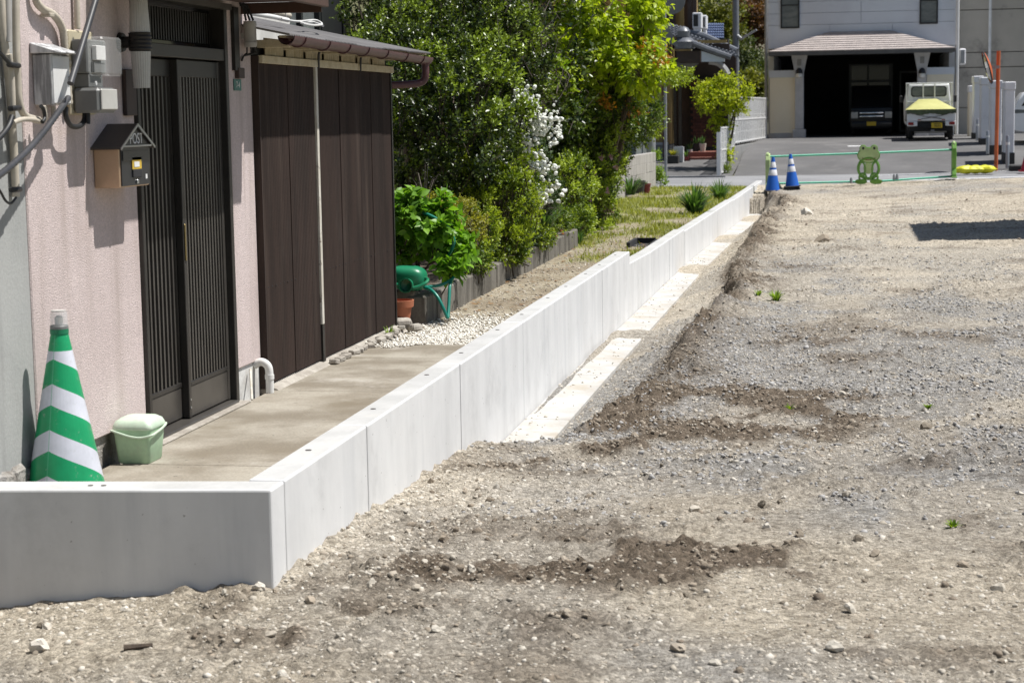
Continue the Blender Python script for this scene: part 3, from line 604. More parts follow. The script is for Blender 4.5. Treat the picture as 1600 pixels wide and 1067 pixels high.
# ================================================================== RETAINING WALLS
def topface(o):   # trowelled block top, its colour darkened to offset the strong sun on it
    o.data.materials.append(MT['precast_top_dimmed'])
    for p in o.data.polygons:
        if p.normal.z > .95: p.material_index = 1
RW = thing('retaining_wall', (XW-.07, 6.69, -.5), 'long white precast concrete retaining wall running from the corner to the road', 'retaining wall')
def topz(y):
    return float(np.interp(y, [0, 18.21, 18.215, 24.55, 24.555, 35.3, 35.305, 48], [.205, .205, .06, .022, -.008, -.105, -.125, -.218]))
edges = [6.69, 7.94]+[7.94+2.045*k for k in range(1, 6)]+[20.3, 22.42, 24.55, 26.7, 28.86, 31.0, 33.15, 35.3, 37.4, 39.5, 41.6, 43.7, 45.8, 47.8]
edges[6] = 18.21
for k in range(len(edges)-1):
    a, b = edges[k]+.004, edges[k+1]-.004
    za, zb = topz(a), topz(b-.02); t = .14; tl = .004*random.uniform(-1, 1); zf0 = float(ztoe(a))-.12; zf1 = float(ztoe(b))-.12
    dx0, dx1 = random.uniform(-.002, .002), random.uniform(-.002, .002)
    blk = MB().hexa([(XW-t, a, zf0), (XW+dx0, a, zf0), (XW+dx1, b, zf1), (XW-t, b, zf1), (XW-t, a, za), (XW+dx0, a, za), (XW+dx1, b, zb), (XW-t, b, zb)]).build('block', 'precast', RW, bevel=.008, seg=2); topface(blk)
    if b > 9.9:
        a2 = max(a, 9.9); z0 = float(ztoe(a2)); z1 = float(ztoe(b))
        MB().hexa([(XW+.0035, a2, z0-.11), (-1.765, a2, z0-.11), (-1.765, b, z1-.11), (XW+.0035, b, z1-.11), (XW+.0035, a2, z0), (-1.765, a2, z0-.004), (-1.765, b, z1-.004), (XW+.0035, b, z1)]).build('toe', 'toe', blk, bevel=.006)
    if k < 7:
        for q in ((.5,) if k == 0 else (.22, .78)):
            yy_ = a+(b-a)*q; MB().lathe([(.0, -.01), (.013, -.01), (.013, .002), (.0, .002)], (XW-.085, yy_, topz(yy_)+.0005), 12).build('lifting_socket', 'socket', blk)
FW = thing('retaining_wall', (-3.2, 6.5, -.5), 'short grey shaded concrete retaining wall across the left foreground', 'retaining wall')
def fwy(x): return 6.512+.09*(x-XW)
for a, b in ((-4.6, -3.72), (-3.712, XW+.004)):
    e = 0 if b < -3 else 0
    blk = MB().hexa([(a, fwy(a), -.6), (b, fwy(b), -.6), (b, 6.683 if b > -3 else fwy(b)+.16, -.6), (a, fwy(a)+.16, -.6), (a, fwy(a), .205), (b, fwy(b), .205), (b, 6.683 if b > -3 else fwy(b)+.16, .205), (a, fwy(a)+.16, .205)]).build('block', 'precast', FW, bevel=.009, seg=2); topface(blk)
    if b > -3:
        for x in (-2.76, -2.71): MB().lathe([(0, -.01), (.010, -.01), (.010, .002), (0, .002)], (x, fwy(x)+.075, .2055), 10).build('lifting_socket', 'socket', blk)
# ================================================================== PINK HOUSE
XH = -3.18
HS = thing('house', (-4.5, 7.5, 0), 'house with pink rough-cast wall and dark slatted sliding door', 'house')
B('wall', 'pink', (-3.34, 7.02, .185), (XH, 8.20, 3.4), HS, bevel=.006)
B('wall', 'pink', (-3.34, 9.515, .225), (XH, 9.95, 3.4), HS, bevel=.006)
B('wall', 'pink', (-3.34, 8.20, 2.14), (XH, 9.515, 3.4), HS)
B('wall', 'greyplaster', (-3.36, 4.6, -.02+.1), (XH-.006, 7.015, 3.4), HS)['label'] = 'pale grey plastered corner'
B('wall', 'pink', (-7.5, 4.6, -.3), (-3.345, 4.8, 3.4), HS)
B('wall', 'pink', (-7.5, 9.75, -.3), (-3.345, 9.95, 3.4), HS)
B('wall', 'pink', (-7.5, 4.8, -.3), (-7.3, 9.75, 3.4), HS)
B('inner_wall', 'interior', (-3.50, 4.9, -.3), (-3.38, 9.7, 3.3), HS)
B('plinth', 'plinth', (-3.36, 4.6, -.4), (XH-.022, 8.2, .20), HS)
B('plinth', 'plinth_white', (-3.36, 9.515, -.3), (XH-.012, 9.95, .24), HS)
# rough stones at the foot of the grey corner
for k in range(9):
    y = 6.6+.11*k; MB().obox((XH-.015, y, .10+.02*(k % 3)), (.06, .12, .16+.03*(k % 2)), rx=random.uniform(-.2, .2)).build('plinth_stone', 'plinth', HS, bevel=.02)
rf = MB().hexa([(-7.7, 4.4, 3.4), (-2.98, 4.4, 3.4), (-2.98, 10.15, 3.4), (-7.7, 10.15, 3.4), (-7.7, 4.4, 3.46), (-2.98, 4.4, 3.46), (-2.98, 10.15, 3.46), (-7.7, 10.15, 3.46)]).build('eave_board', 'awning', HS)
MB().add([(-7.7, 4.4, 3.463), (-2.98, 4.4, 3.463), (-2.98, 10.15, 3.463), (-7.7, 10.15, 3.463), (-5.3, 4.4, 4.7), (-5.3, 10.15, 4.7)], [(0, 1, 4), (3, 5, 2), (1, 2, 5, 4), (0, 4, 5, 3), (0, 3, 2, 1)]).build('roof', 'rooftile', HS)
# awning over the door
B('awning', 'awning', (XH-.002, 7.74, 2.16), (-2.735, 9.82, 2.20), HS, bevel=.004)
B('awning_fascia', 'awning', (-2.735, 7.74, 2.125), (-2.70, 9.82, 2.235), HS, bevel=.004)
for y in (7.74, 9.80): B('awning_bracket', 'awning', (XH-.001, y+.001, 2.10), (-2.736, y+.018, 2.158), HS)
B('awning_roof', 'roofsheet', (XH-.001, 7.72, 2.237), (-2.68, 9.84, 2.25), HS)
B('soffit_rail', 'bronze_light', (XH+.001, 8.2, 2.105), (XH+.05, 9.5, 2.135), HS)
# sliding door
D0, D1, DM = 8.205, 9.51, 8.83
door = B('door_frame', 'bronze', (-3.30, D1-.045, .05), (XH+.018, D1, 2.14), HS, bevel=.003)
B('jamb', 'bronze', (-3.30, D0, .05), (XH+.018, D0+.035, 2.14), door, bevel=.003)
B('lintel', 'bronze', (-3.30, D0+.036, 1.845), (XH+.012, D1-.046, 1.905), door, bevel=.003)
B('head', 'bronze', (-3.30, D0+.036, 2.105), (XH+.016, D1-.046, 2.14), door, bevel=.003)
B('sill', 'bronze_light', (-3.30, D0+.036, .045), (XH+.03, D1-.046, .075), door, bevel=.003)
B('threshold', 'kerbmortar', (-3.2, D0-.1, .0535), (XH+.075, D1+.02, .0635), door, bevel=.003)
tr = B('transom', 'darkglass', (-3.29, D0+.036, 1.906), (-3.245, D1-.046, 2.104), HS)
for k in range(34):
    y = D0+.06+k*.035
    if y < D1-.07: B('bar', 'bronze_dark', (-3.243, y, 1.93), (-3.232, y+.016, 2.085), tr)
for x, y0, y1, ns in ((-3.235, D0+.036, DM+.06, 11), (-3.20, DM, D1-.046, 13)):
    pn = B('door_panel', 'darkglass', (x-.030, y0+.02, .08), (x-.018, y1-.02, 1.84), HS)
    st = .062
    B('stile', 'bronze', (x-.035, y0, .08), (x+.004, y0+st*.55, 1.84), pn, bevel=.003)
    B('stile', 'bronze_light' if x > -3.22 else 'bronze', (x-.035, y1-st*.55, .08), (x+.004, y1, 1.84), pn, bevel=.003)
    B('top_rail', 'bronze', (x-.034, y0+st*.56, 1.755), (x+.002, y1-st*.56, 1.838), pn, bevel=.003)
    B('kick_plate', 'bronze_light', (x-.034, y0+st*.56, .082), (x+.000, y1-st*.56, .235), pn, bevel=.003)
    B('mid_rail', 'bronze', (x-.034, y0+st*.56, .2355), (x+.004, y1-st*.56, .258), pn, bevel=.002)
    for k in range(ns):
        y = y0+st*.56+(y1-y0-st*1.12)*(k+.5)/ns
        B('slat', 'bronze_light', (x-.017, y-.0095, .2585), (x-.001, y+.0095, 1.7545), pn)
    if x > -3.22:
        B('handle', 'brass', (x+.0045, y0+.008, .86), (x+.011, y0+.024, 1.04), pn, bevel=.002)
        for z in (.13, .17): MB().lathe([(0, 0), (.006, 0), (.006, .003), (0, .003)], (x+.0045, y0+.016, z), 8, 'X').build('screw', 'silver', pn)
def tubex(name, pts, r, m, parent=None, x=-3.15, n=10, sub=4, corr=0):
    P = [onx(u, v, (xx[0] if xx else x)) for u, v, *xx in pts]
    P = smooth(P, sub); rs = r if not corr else [r*(1+.08*(1 if i % 2 else -1)) for i in range(len(P))]
    return MB().tube(P, rs, n).build(name, m, parent, smooth=True)
def smooth(P, sub):
    P = [np.array(p, float) for p in P]; Q = []
    for i in range(len(P)-1):
        a, b, c, d = P[max(i-1, 0)], P[i], P[i+1], P[min(i+2, len(P)-1)]
        for k in range(sub):
            t = k/sub; Q.append(.5*((2*b)+(-a+c)*t+(2*a-5*b+4*c-d)*t*t+(-a+3*b-3*c+d)*t**3))
    Q.append(P[-1]); return Q
def solo(o, label, cat, group=None): tag(o, label, cat, group); return o
# --- white weathered box
wb = thing('junction_box', (XH, 7.2, 1.6), 'weathered white metal junction box with sloping lid on the pink wall', 'junction box')
B('body', 'weathered', (XH+.002, 7.12, 1.615), (XH+.082, 7.295, 1.815), wb, bevel=.004)
MB().hexa([(XH+.002, 7.10, 1.818), (XH+.115, 7.10, 1.818), (XH+.115, 7.31, 1.818), (XH+.002, 7.31, 1.818), (XH+.002, 7.10, 1.862), (XH+.115, 7.10, 1.826), (XH+.115, 7.31, 1.826), (XH+.002, 7.31, 1.862)]).build('lid', 'weathered', wb, bevel=.003)
B('door_face', 'whitepaint', (XH+.0825, 7.127, 1.622), (XH+.0855, 7.288, 1.808), wb, bevel=.001)
B('latch', 'silver', (XH+.086, 7.27, 1.70), (XH+.092, 7.282, 1.73), wb)
for y in (7.16, 7.24): MB().tube([(XH+.03, y, 1.612), (XH+.03, y, 1.57)], .011, 8).build('gland', 'grey_pvc', wb)
# --- electricity meter
mt = thing('electricity_meter', (XH, 7.55, 1.58), 'grey electricity meter with clear cover on beige board by the mailbox', 'meter')
B('backboard', 'meter_beige', (XH+.002, 7.435, 1.575), (XH+.024, 7.70, 1.925), mt, bevel=.006)
B('meter_body', 'meter_grey', (XH+.025, 7.455, 1.745), (XH+.095, 7.66, 1.885), mt, bevel=.006)
B('clear_cover', 'clear', (XH+.0955, 7.452, 1.735), (XH+.165, 7.665, 1.895), mt, bevel=.01)
B('dial', 'label_white', (XH+.097, 7.50, 1.80), (XH+.118, 7.60, 1.86), mt, bevel=.002)
B('dial_frame', 'meter_grey', (XH+.0965, 7.49, 1.75), (XH+.110, 7.61, 1.79), mt)
B('neck', 'meter_grey', (XH+.025, 7.47, 1.69), (XH+.09, 7.62, 1.742), mt)
B('terminal_cover', 'meter_grey', (XH+.025, 7.45, 1.582), (XH+.142, 7.64, 1.686), mt, bevel=.012)
B('terminal_lid', 'frost', (XH+.1425, 7.46, 1.595), (XH+.15, 7.63, 1.68), mt, bevel=.003)
MB().lathe([(0, 0), (.009, 0), (.009, .004), (0, .004)], (XH+.10, 7.52, 1.705), 10, 'X').build('seal', 'whitepaint', mt)
# --- conduits and cables
solo(tubex('conduit', [(52, -25), (56, 0), (66, 14), (84, 24), (97, 45), (101, 75), (104, 110), (108, 163)], .0155, 'beige_pvc', x=-3.155, sub=10, corr=1), 'thick ribbed beige conduit bending down behind the meter board', 'conduit')
for v, u in ((98, 102), (24, 75)):
    p = onx(u, v, -3.155); B('conduit_clip', 'beige_pvc', (XH+.001, p[1]-.022, p[2]-.008), (XH+.0445, p[1]+.022, p[2]+.008), COL.objects['conduit'], bevel=.003)
solo(tubex('conduit', [(119, -20), (120, 10), (121, 46)], .013, 'beige_pvc', x=-3.16, sub=10, corr=1), 'short ribbed beige conduit above the meter board', 'conduit')
solo(tubex('conduit', [(1, -20), (4, 40), (9, 85), (14, 130), (18, 180), (22, 240), (25, 308)], .0155, 'beige_pvc', x=-3.165), 'long straight beige pipe at the far left ending lowest on the grey corner', 'conduit')
solo(tubex('conduit', [(11, -20), (12, 30), (13, 66)], .013, 'grey_pvc', x=-3.15), 'short grey pipe stub at the top left corner', 'conduit')
solo(tubex('conduit', [(25, -20), (25, 40), (26, 90), (28, 130), (30, 160), (38, 180), (52, 186), (60, 188)], .0145, 'beige_pvc', x=-3.13), 'white painted pipe left of the weathered box bending at its foot', 'conduit')
solo(tubex('conduit', [(20, 192), (34, 187), (50, 187), (64, 190), (70, 184), (68, 166)], .010, 'beige_pvc', x=-3.12), 'thin beige pipe curving under the weathered white box', 'conduit')
solo(tubex('conduit', [(14, 85), (18, 120), (20, 172)], .012, 'beige_pvc', x=-3.13), 'slim beige pipe tied to its neighbour by black bands', 'conduit')
for k, (u0, v0, u1, v1) in enumerate(((13, 101, 29, 103), (15, 170, 30, 169), (17, 297, 31, 296))):
    o = tubex('cable_tie', [(u0, v0, -3.125), ((u0+u1)/2, (v0+v1)/2, -3.105), (u1, v1, -3.12)], .011, 'black_rubber', n=8)
    solo(o, ['topmost black rubber band around the left wall pipes', 'middle black rubber band around the left wall pipes', 'lowest black band at the end of the long pipe'][k], 'band')
solo(tubex('flexible_conduit', [(107, 153, -3.07), (88, 180, -3.05), (62, 214, -3.03), (30, 248, -3.0), (-5, 277, -2.97), (-40, 300, -2.95)], .0125, 'dark_conduit', sub=14, corr=1), 'dark ribbed flexible conduit hanging across the grey corner', 'conduit')
solo(tubex('pole_tube', [(160, -35, -3.03), (148, 5, -3.03), (128, 72, -3.03), (110, 131, -3.03)], .0135, 'dark_conduit'), 'straight dark tube leaning in front of the meter', 'tube')
solo(tubex('cable', [(103, 168), (103, 182), (110, 196), (122, 198), (131, 190), (133, 176)], .011, 'black_rubber', x=-3.12, sub=6), 'thick black cable looping below the meter', 'cable')
solo(tubex('cable', [(138, 176, -3.10), (138, 194, -3.10)], .009, 'black_rubber', n=8), 'short black cable end below the meter', 'cable')
solo(tubex('cable', [(0, 83), (8, 92), (18, 102), (27, 104)], .008, 'black_rubber', x=-3.11, sub=6), 'black cable entering the topmost band at left', 'cable')
solo(tubex('cable', [(-5, 220), (6, 208), (14, 196), (19, 182)], .011, 'black_rubber', x=-3.10, sub=6), 'black cable bundle at the left edge beneath the pipes', 'cable')
solo(tubex('cable', [(-5, 290), (2, 302), (9, 314), (17, 318), (25, 309)], .005, 'black_rubber', x=-3.14, sub=6), 'thin black wire looping from the lowest pipe end', 'cable')
solo(tubex('cable', [(64, 166), (68, 172), (70, 184), (66, 191)], .008, 'black_rubber', x=-3.10, sub=6), 'short black cable leaving the weathered box', 'cable')
solo(B('shutter_case', 'bronze_dark', (XH-.004, 6.35, 1.50), (XH+.03, 6.70, 1.86), bevel=.004), 'dark panel on the grey corner at the left edge', 'panel')
# --- porch lamp
p = ony(219, 65, 8.06); lx, ly = p[0], 8.06
lp = thing('porch_lamp', (lx, ly, 1.7), 'ribbed white tubular porch lamp with black band beside the door', 'lamp')
def z_at(v): return float(ony(219, v, 8.06)[2])
def ribbed(z0, z1, r0, r1):
    mb = MB(); n = 48; vs = []
    for t in np.linspace(0, 1, 4):
        r = r0+(r1-r0)*t
        for k in range(n):
            rr = r*(1.0 if k % 2 else .955); a = 2*math.pi*k/n; vs.append((lx+rr*math.cos(a), ly+rr*math.sin(a), z0+(z1-z0)*t))
    fs = [(i*n+k, i*n+(k+1) % n, (i+1)*n+(k+1) % n, (i+1)*n+k) for i in range(3) for k in range(n)]+[tuple(reversed(range(n))), tuple(range(3*n, 4*n))]
    return mb.add(vs, fs)
ribbed(z_at(138), z_at(81), .036, .0445).build('lower_shade', 'frost', lp)
ribbed(z_at(51), z_at(-30), .0455, .034).build('upper_shade', 'frost', lp)
MB().lathe([(.049, z_at(80)), (.049+.0, z_at(80))]+[(.049+(.003 if k % 2 else 0), z_at(80)+(z_at(52)-z_at(80))*k/9) for k in range(10)], (lx, ly, 0), 28).build('band', 'bronze_dark', lp)
MB().tube([(XH+.001, ly, z_at(66)), (lx-.04, ly, z_at(66))], .026, 12).build('wall_arm', 'bronze_dark', lp)
MB().lathe([(0, 0), (.045, 0), (.04, .018), (0, .018)], (XH+.001, ly, z_at(66)), 16, 'X').build('wall_plate', 'bronze_dark', lp)
solo(B('name_board', 'brownwood', (XH+.002, 8.06, 1.57), (XH+.022, 8.185, 1.775), bevel=.003), 'dark wooden name board beneath the porch lamp', 'board')
# --- mailbox
mb_ = thing('mailbox', (XH, 7.87, 1.26), 'house-shaped tan and black letter box marked POST on the pink wall', 'mailbox')
xf, ya, yb, zb_, ze, zt = -3.062, 7.70, 8.045, 1.262, 1.438, 1.535
B('body', 'mail_tan', (XH+.002, ya, zb_), (xf, yb, ze), mb_, bevel=.004)
ym = (ya+yb)/2
MB().prism([(ya+.004, ze+.001), (yb-.004, ze+.001), (ym, zt-.012)], XH+.003, xf+.012, 'X').build('gable', 'mail_black', mb_)
for s in (-1, 1):
    e = ym+s*(ym-ya+.028); MB().hexa([(XH+.001, ym+s*.0006, zt-.010), (xf+.02, ym+s*.0006, zt-.010), (xf+.02, e, ze-.012), (XH+.001, e, ze-.012), (XH+.001, ym+s*.0006, zt), (xf+.02, ym+s*.0006, zt), (xf+.02, e, ze-.004), (XH+.001, e, ze-.004)]).build('roof', 'mail_roof', mb_)
    MB().hexa([(xf+.0205, ym+s*.0006, zt-.012), (xf+.025, ym+s*.0006, zt-.012), (xf+.025, e, ze-.014), (xf+.0205, e, ze-.014), (xf+.0205, ym+s*.0006, zt+.001), (xf+.025, ym+s*.0006, zt+.001), (xf+.025, e, ze-.003), (xf+.0205, e, ze-.003)]).build('roof_edge', 'silver', mb_)
B('front', 'mail_black', (xf+.001, ya+.01, zb_+.006), (xf+.006, yb-.01, ze-.004), mb_, bevel=.001)
B('slot_flap', 'mail_black', (xf+.0065, ya+.02, ze-.062), (xf+.010, yb-.02, ze-.020), mb_, bevel=.001)
B('visor', 'silver', (xf+.0005, ya+.01, ze-.0035), (xf+.022, yb-.01, ze+.0045), mb_, bevel=.001)
text('lettering', 'POST', .066, (xf+.0135, ym, ze+.030), (math.pi/2, 0, math.pi/2), 'label_white', mb_)
B('notice_tag', 'yellowtag', (xf+.0065, ya+.125, zb_+.075), (xf+.010, ya+.235, zb_+.128), mb_, bevel=.001)
B('notice_print', 'label_white', (xf+.0105, ya+.145, zb_+.085), (xf+.0115, ya+.205, zb_+.108), mb_)
B('knob', 'rubber', (xf+.0065, ya+.13, zb_+.04), (xf+.012, ya+.23, zb_+.074), mb_, bevel=.002)
B('lock', 'silver', (xf+.0065, ya+.17, zb_+.012), (xf+.013, ya+.19, zb_+.03), mb_, bevel=.002)
B('sticker', 'label_white', (xf+.0065, ya+.285, zb_+.03), (xf+.0075, ya+.305, zb_+.05), mb_)
# --- canister, plate
cn = ony(391, 56, 9.80); ct = thing('cable_canister', (cn[0], 9.80, 1.93), 'grey ribbed cable canister hanging at the wall end under the awning', 'canister')
MB().lathe([(0, 1.925), (.030, 1.925), (.036, 1.94), (.036, 1.952), (.033, 1.955), (.033, 2.035), (.036, 2.04), (.034, 2.062), (.0, 2.064)], (cn[0], 9.80, 0), 20).build('body', 'grey_pvc', ct, smooth=True)
for s in (-.02, .0, .02):
    MB().tube([(cn[0]+s, 9.80, 2.065), (cn[0]+s*.6-.02, 9.79, 2.14), (cn[0]+s-.05, 9.78, 2.158)], .006, 6).build('cable', 'black_rubber', ct)
    MB().tube([(cn[0]+s, 9.80, 1.924), (cn[0]+s*1.4, 9.82, 1.895), (cn[0]-.04, 9.80, 1.88), (XH+.01, 9.76, 1.86-.3*abs(s))], .005, 6).build('cable', 'black_rubber', ct)
B('bracket', 'grey_pvc', (XH+.001, 9.785, 1.97), (cn[0]-.03, 9.815, 2.0), ct)
solo(B('conduit_duct', 'bronze_dark', (XH+.001, 9.62, 1.80), (XH+.02, 9.70, 2.13)), 'dark cable duct on the pink wall right of the door', 'duct')
solo(B('wall_box', 'brownwood', (XH+.001, 9.66, 1.76), (XH+.025, 9.76, 1.815), bevel=.003), 'small brown box above the green number plate', 'box')
pl = thing('number_plate', (XH, 9.7, 1.70), 'small green house number plate beside the door', 'number plate')
B('plate', 'plate_green', (XH+.001, 9.63, 1.695), (XH+.006, 9.75, 1.755), pl, bevel=.001)
text('numerals', '7-4', .045, (XH+.0075, 9.69, 1.725), (math.pi/2, 0, math.pi/2), 'label_white', pl)
# --- white drain elbow and stick
P = smooth([(XH-.01, 9.86, .205), (XH+.03, 9.86, .225), (XH+.068, 9.86, .20), (XH+.075, 9.86, .14), (XH+.075, 9.86, .054)], 6)
dr = thing('drain_pipe', (XH+.075, 9.86, .05), 'white plastic drain elbow at the foot of the pink wall', 'drain pipe')
MB().tube(P, .022, 16).build('pipe', 'white_pvc', dr, smooth=True); MB().tube([(XH+.075, 9.86, .13), (XH+.075, 9.86, .155)], .0255, 16).build('collar', 'white_pvc', dr, smooth=True)
solo(MB().tube([(XH+.055, 9.60, .055), (XH+.006, 9.74, .20)], .007, 6).build('stick', 'whitewood'), 'thin white stick leaning on the house plinth', 'stick')
# ================================================================== LEAN-TO SHED
SH = thing('shed', (-3.6, 11.5, 0), 'dark brown corrugated lean-to shed with sagging metal roof', 'shed')
XS = XH+.035
pe = [(9.965, 10.50, 0), (10.495, 11.02, .004), (11.075, 11.60, .0), (11.595, 12.10, .004), (12.095, 12.42, 0), (12.415, 12.70, .004), (12.695, 12.99, 0)]
for a, b, dx in pe:
    MB().wave(a, b, .085+.0*a, 1.885, XS+dx, .0045, .032, 6, .003).build('corrugated_panel', 'corrugated', SH, smooth=True)
B('wall_core', 'interior', (-5.2, 9.97, .02), (XS-.02, 12.97, 1.94), SH)
sd = MB(); k = 300; xs_ = np.linspace(-4.9, XS-.006, k); yw = 12.985+.0045*np.sin(2*np.pi*xs_/.032)
for a, b in zip(xs_, yw): sd.v += [(float(a), float(b), .085), (float(a), float(b), 1.9)]
sd.f = [(2*i, 2*i+2, 2*i+3, 2*i+1) for i in range(k-1)]; sd.build('corrugated_panel', 'corrugated', SH)
B('corner_strip', 'corrugated', (XH-.01, 9.9515, .06), (XS+.004, 9.966, 1.885), SH)
B('corner_strip', 'bronze_dark', (XS-.004, 12.965, .06), (XS+.012, 12.992, 1.885), SH)
B('batten', 'whitewood', (XS+.006, 11.022, .30), (XS+.022, 11.062, 1.885), SH, bevel=.002)
B('batten', 'bronze_dark', (XS+.006, 11.022, .06), (XS+.020, 11.062, .299), SH)
B('cover_strip', 'corrugated', (XS+.005, 11.064, .06), (XS+.018, 11.085, 1.88), SH)
for z in (.62,):
    for k in range(40): 
        y = 10.0+.075*k
        if abs(y-11.04) > .05: MB().lathe([(0, 0), (.004, 0), (.003, .003), (0, .003)], (XS+.0052, y, z), 6, 'X').build('rivet', 'rubber', SH)
for (a, b) in ((9.97, 11.03), (11.04, 12.03), (12.04, 13.02)):
    B('fascia_board', 'cream', (XS-.004, a, 1.846), (XS+.024, b-.006, 1.888+.002*(a > 11)), SH, bevel=.002)
for k in range(8):
    y = 10.02+.40*k; B('rafter', 'cream', (-3.9, y, 1.929), (-2.985, y+.045, 1.972), SH, bevel=.002)
for k in range(7):
    y = 10.07+.40*k; MB().wave(y, y+.34, 1.892, 1.985, XS+.004, .006, .05, 6).build('eave_filler', 'cream', SH, smooth=True)
for k, y in enumerate((11.05, 12.05)): MB().tube([(XS+.05, y, 1.96), (XS+.035, y+.004, 1.92), (XS+.028, y+.02, 1.88), (XS+.024, y+.03, 1.84)], .008, 6).build('cable', 'black_rubber', SH)
# roof of corrugated sheets
def roofz(x): return 1.990+.215*(-2.93-x)
y0 = 9.80
for k in range(5):
    y1 = y0+.73; n_ = 140; ysr = np.linspace(y0, min(y1, 13.36), n_); zz_ = .006*np.sin(2*np.pi*ysr/.032)+.004*(k % 2)
    vs = []; 
    sag = lambda y: -.012*math.sin((y-9.8)/3.5*math.pi)
    for yv, zw in zip(ysr, zz_):
        for x in (-2.915, -3.3, -4.3): vs.append((x, yv, roofz(x)+zw+sag(yv)))
    fs = [(3*i+j, 3*i+j+1, 3*i+j+4, 3*i+j+3) for i in range(n_-1) for j in range(2)]
    MB().add(vs, fs).build('roof_sheet', 'roofsheet', SH, smooth=True); y0 = y1-.04
B('purlin', 'cream', (-2.99, 9.85, 1.9735), (-2.95, 13.3, 1.986), SH)
# gutter with brackets and downpipe
def half(y, x0, z0, r): return [(x0+r*math.cos(a), y, z0+r*math.sin(a)) for a in np.linspace(math.pi, 2*math.pi, 11)]
gx0, gr_ = -2.945, .048
def gz(y): return 1.982-.008*(y-9.9)
vs = []
for y in (9.84, 11.0, 12.2, 13.30): vs += half(y, gx0, gz(y), gr_)+half(y, gx0, gz(y), gr_-.004)[::-1]
n_ = 22; fs = [(i*n_+k, i*n_+(k+1) % n_, (i+1)*n_+(k+1) % n_, (i+1)*n_+k) for i in range(3) for k in range(n_)]
G = MB().add(vs, fs).build('gutter', 'maroon', SH, smooth=True)
MB().add(half(13.301, gx0, gz(13.3), gr_)+half(13.305, gx0, gz(13.3), gr_), [tuple(range(11)), tuple(range(21, 10, -1))]).build('end_cap', 'maroon', G)
for y in (10.05, 10.55, 11.0, 11.45, 11.95, 12.5, 13.0):
    MB().tube(half(y, gx0, gz(y)-.001, gr_+.003), .004, 6).build('bracket', 'maroon', G, smooth=True)
MB().tube(smooth([(gx0, 13.24, gz(13.2)-.04), (gx0, 13.24, 1.84), (gx0-.01, 13.24, 1.80), (gx0-.05, 13.22, 1.775), (-3.10, 13.14, 1.765), (-3.2, 13.06, 1.765)], 6), .027, 12).build('downpipe', 'maroon', SH, smooth=True)
MB().tube([(gx0, 13.24, gz(13.2)-.055), (gx0, 13.24, gz(13.2)-.02)], [.028, .045], 12).build('outlet', 'maroon', SH, smooth=True)
MB().tube([(-3.2, 13.04, 1.765), (-3.2, 13.04, .1)], .025, 10).build('downpipe', 'maroon', SH, smooth=True)
# footing of mortar and broken bits
fo = MB(); 
fo.hexa([(-3.2, 9.96, .03), (-3.05, 9.96, .03), (-3.06, 13.0, .03), (-3.2, 13.0, .03), (-3.2, 9.96, .085), (-3.10, 9.96, .062), (-3.095, 13.0, .065), (-3.2, 13.0, .085)]); fo.build('footing', 'kerbmortar', SH)
for k in range(16):
    y = 11.05+.12*k+random.uniform(-.03, .03); MB().obox((-3.065+random.uniform(-.02, .02), y, .068), (.05, .07, .03), rz=random.uniform(-.6, .6), rx=random.uniform(-.2, .2)).build('mortar_lump', 'kerbmortar', SH, bevel=.006)
# pole bundle and wire coil on the roof
pb_ = thing('pole_bundle', (-3.75, 11.2, 2.17), 'bundle of pale wrapped poles lying on the shed roof', 'poles')
def onroof(u, v, x): return onx(u, v, x)
MB().tube([onroof(392, 12, -3.52), onroof(425, 19, -3.52), onroof(452, 25, -3.52)], [.024, .024, .018], 12).build('pole', 'beige_pvc', pb_, smooth=True)
MB().tube([onroof(392, 21, -3.46), onroof(428, 27, -3.46), onroof(450, 32, -3.46)], .014, 10).build('pole', 'white_pvc', pb_, smooth=True)
for u in (405, 422, 440):
    c = onroof(u, 14+(u-392)*.22, -3.50); MB().tube([c+np.array([.03*math.cos(a), 0, .03*math.sin(a)]) for a in np.linspace(0, 6.28, 13)], .004, 5).build('tie', 'grey_pvc', pb_)
wc = MB().tube(smooth([onroof(440, 30, -3.40), onroof(465, 34, -3.35), onroof(492, 32, -3.45), onroof(503, 38, -3.35), onroof(490, 40, -3.3), onroof(470, 36, -3.35), onroof(488, 35, -3.42), onroof(505, 41, -3.3)], 6), .007, 7).build('wire_coil', 'white_pvc', smooth=True)
solo(wc, 'loose white wire coiled on the shed roof', 'wire')
# ================================================================== REAR BUILDING behind the shed
RB = thing('rear_house', (-7.5, 19.5, 0), 'rear house with white wall and dark window above the shed roof', 'house')
B('wall', 'whitewall', (-11, 15.5, 0), (-5.6, 18.85, 6), RB)
B('wall', 'olivewall', (-11, 21.35, 0), (-5.62, 25, 6), RB)
B('wall', 'olivewall', (-11, 18.852, 0), (-5.75, 21.348, 6), RB)
wn = B('window', 'winglass', (-5.745, 18.9, 1.7), (-5.735, 21.3, 4.2), RB)
for y in (18.86, 19.55, 20.25, 20.35, 21.27): B('mullion', 'winframe', (-5.744, y, 1.7), (-5.68, y+(.5 if y == 20.35 else .07), 4.2), wn)
B('shutter', 'winframe', (-5.73, 20.86, 1.7), (-5.70, 21.26, 4.2), wn)
MB().add([(-11.3, 15.2, 6.003), (-5.2, 15.2, 6.003), (-5.2, 25.3, 6.003), (-11.3, 25.3, 6.003), (-8, 15.2, 7.5), (-8, 25.3, 7.5)], [(0, 1, 4), (3, 5, 2), (1, 2, 5, 4), (0, 4, 5, 3), (0, 3, 2, 1)]).build('roof', 'rooftile', RB)
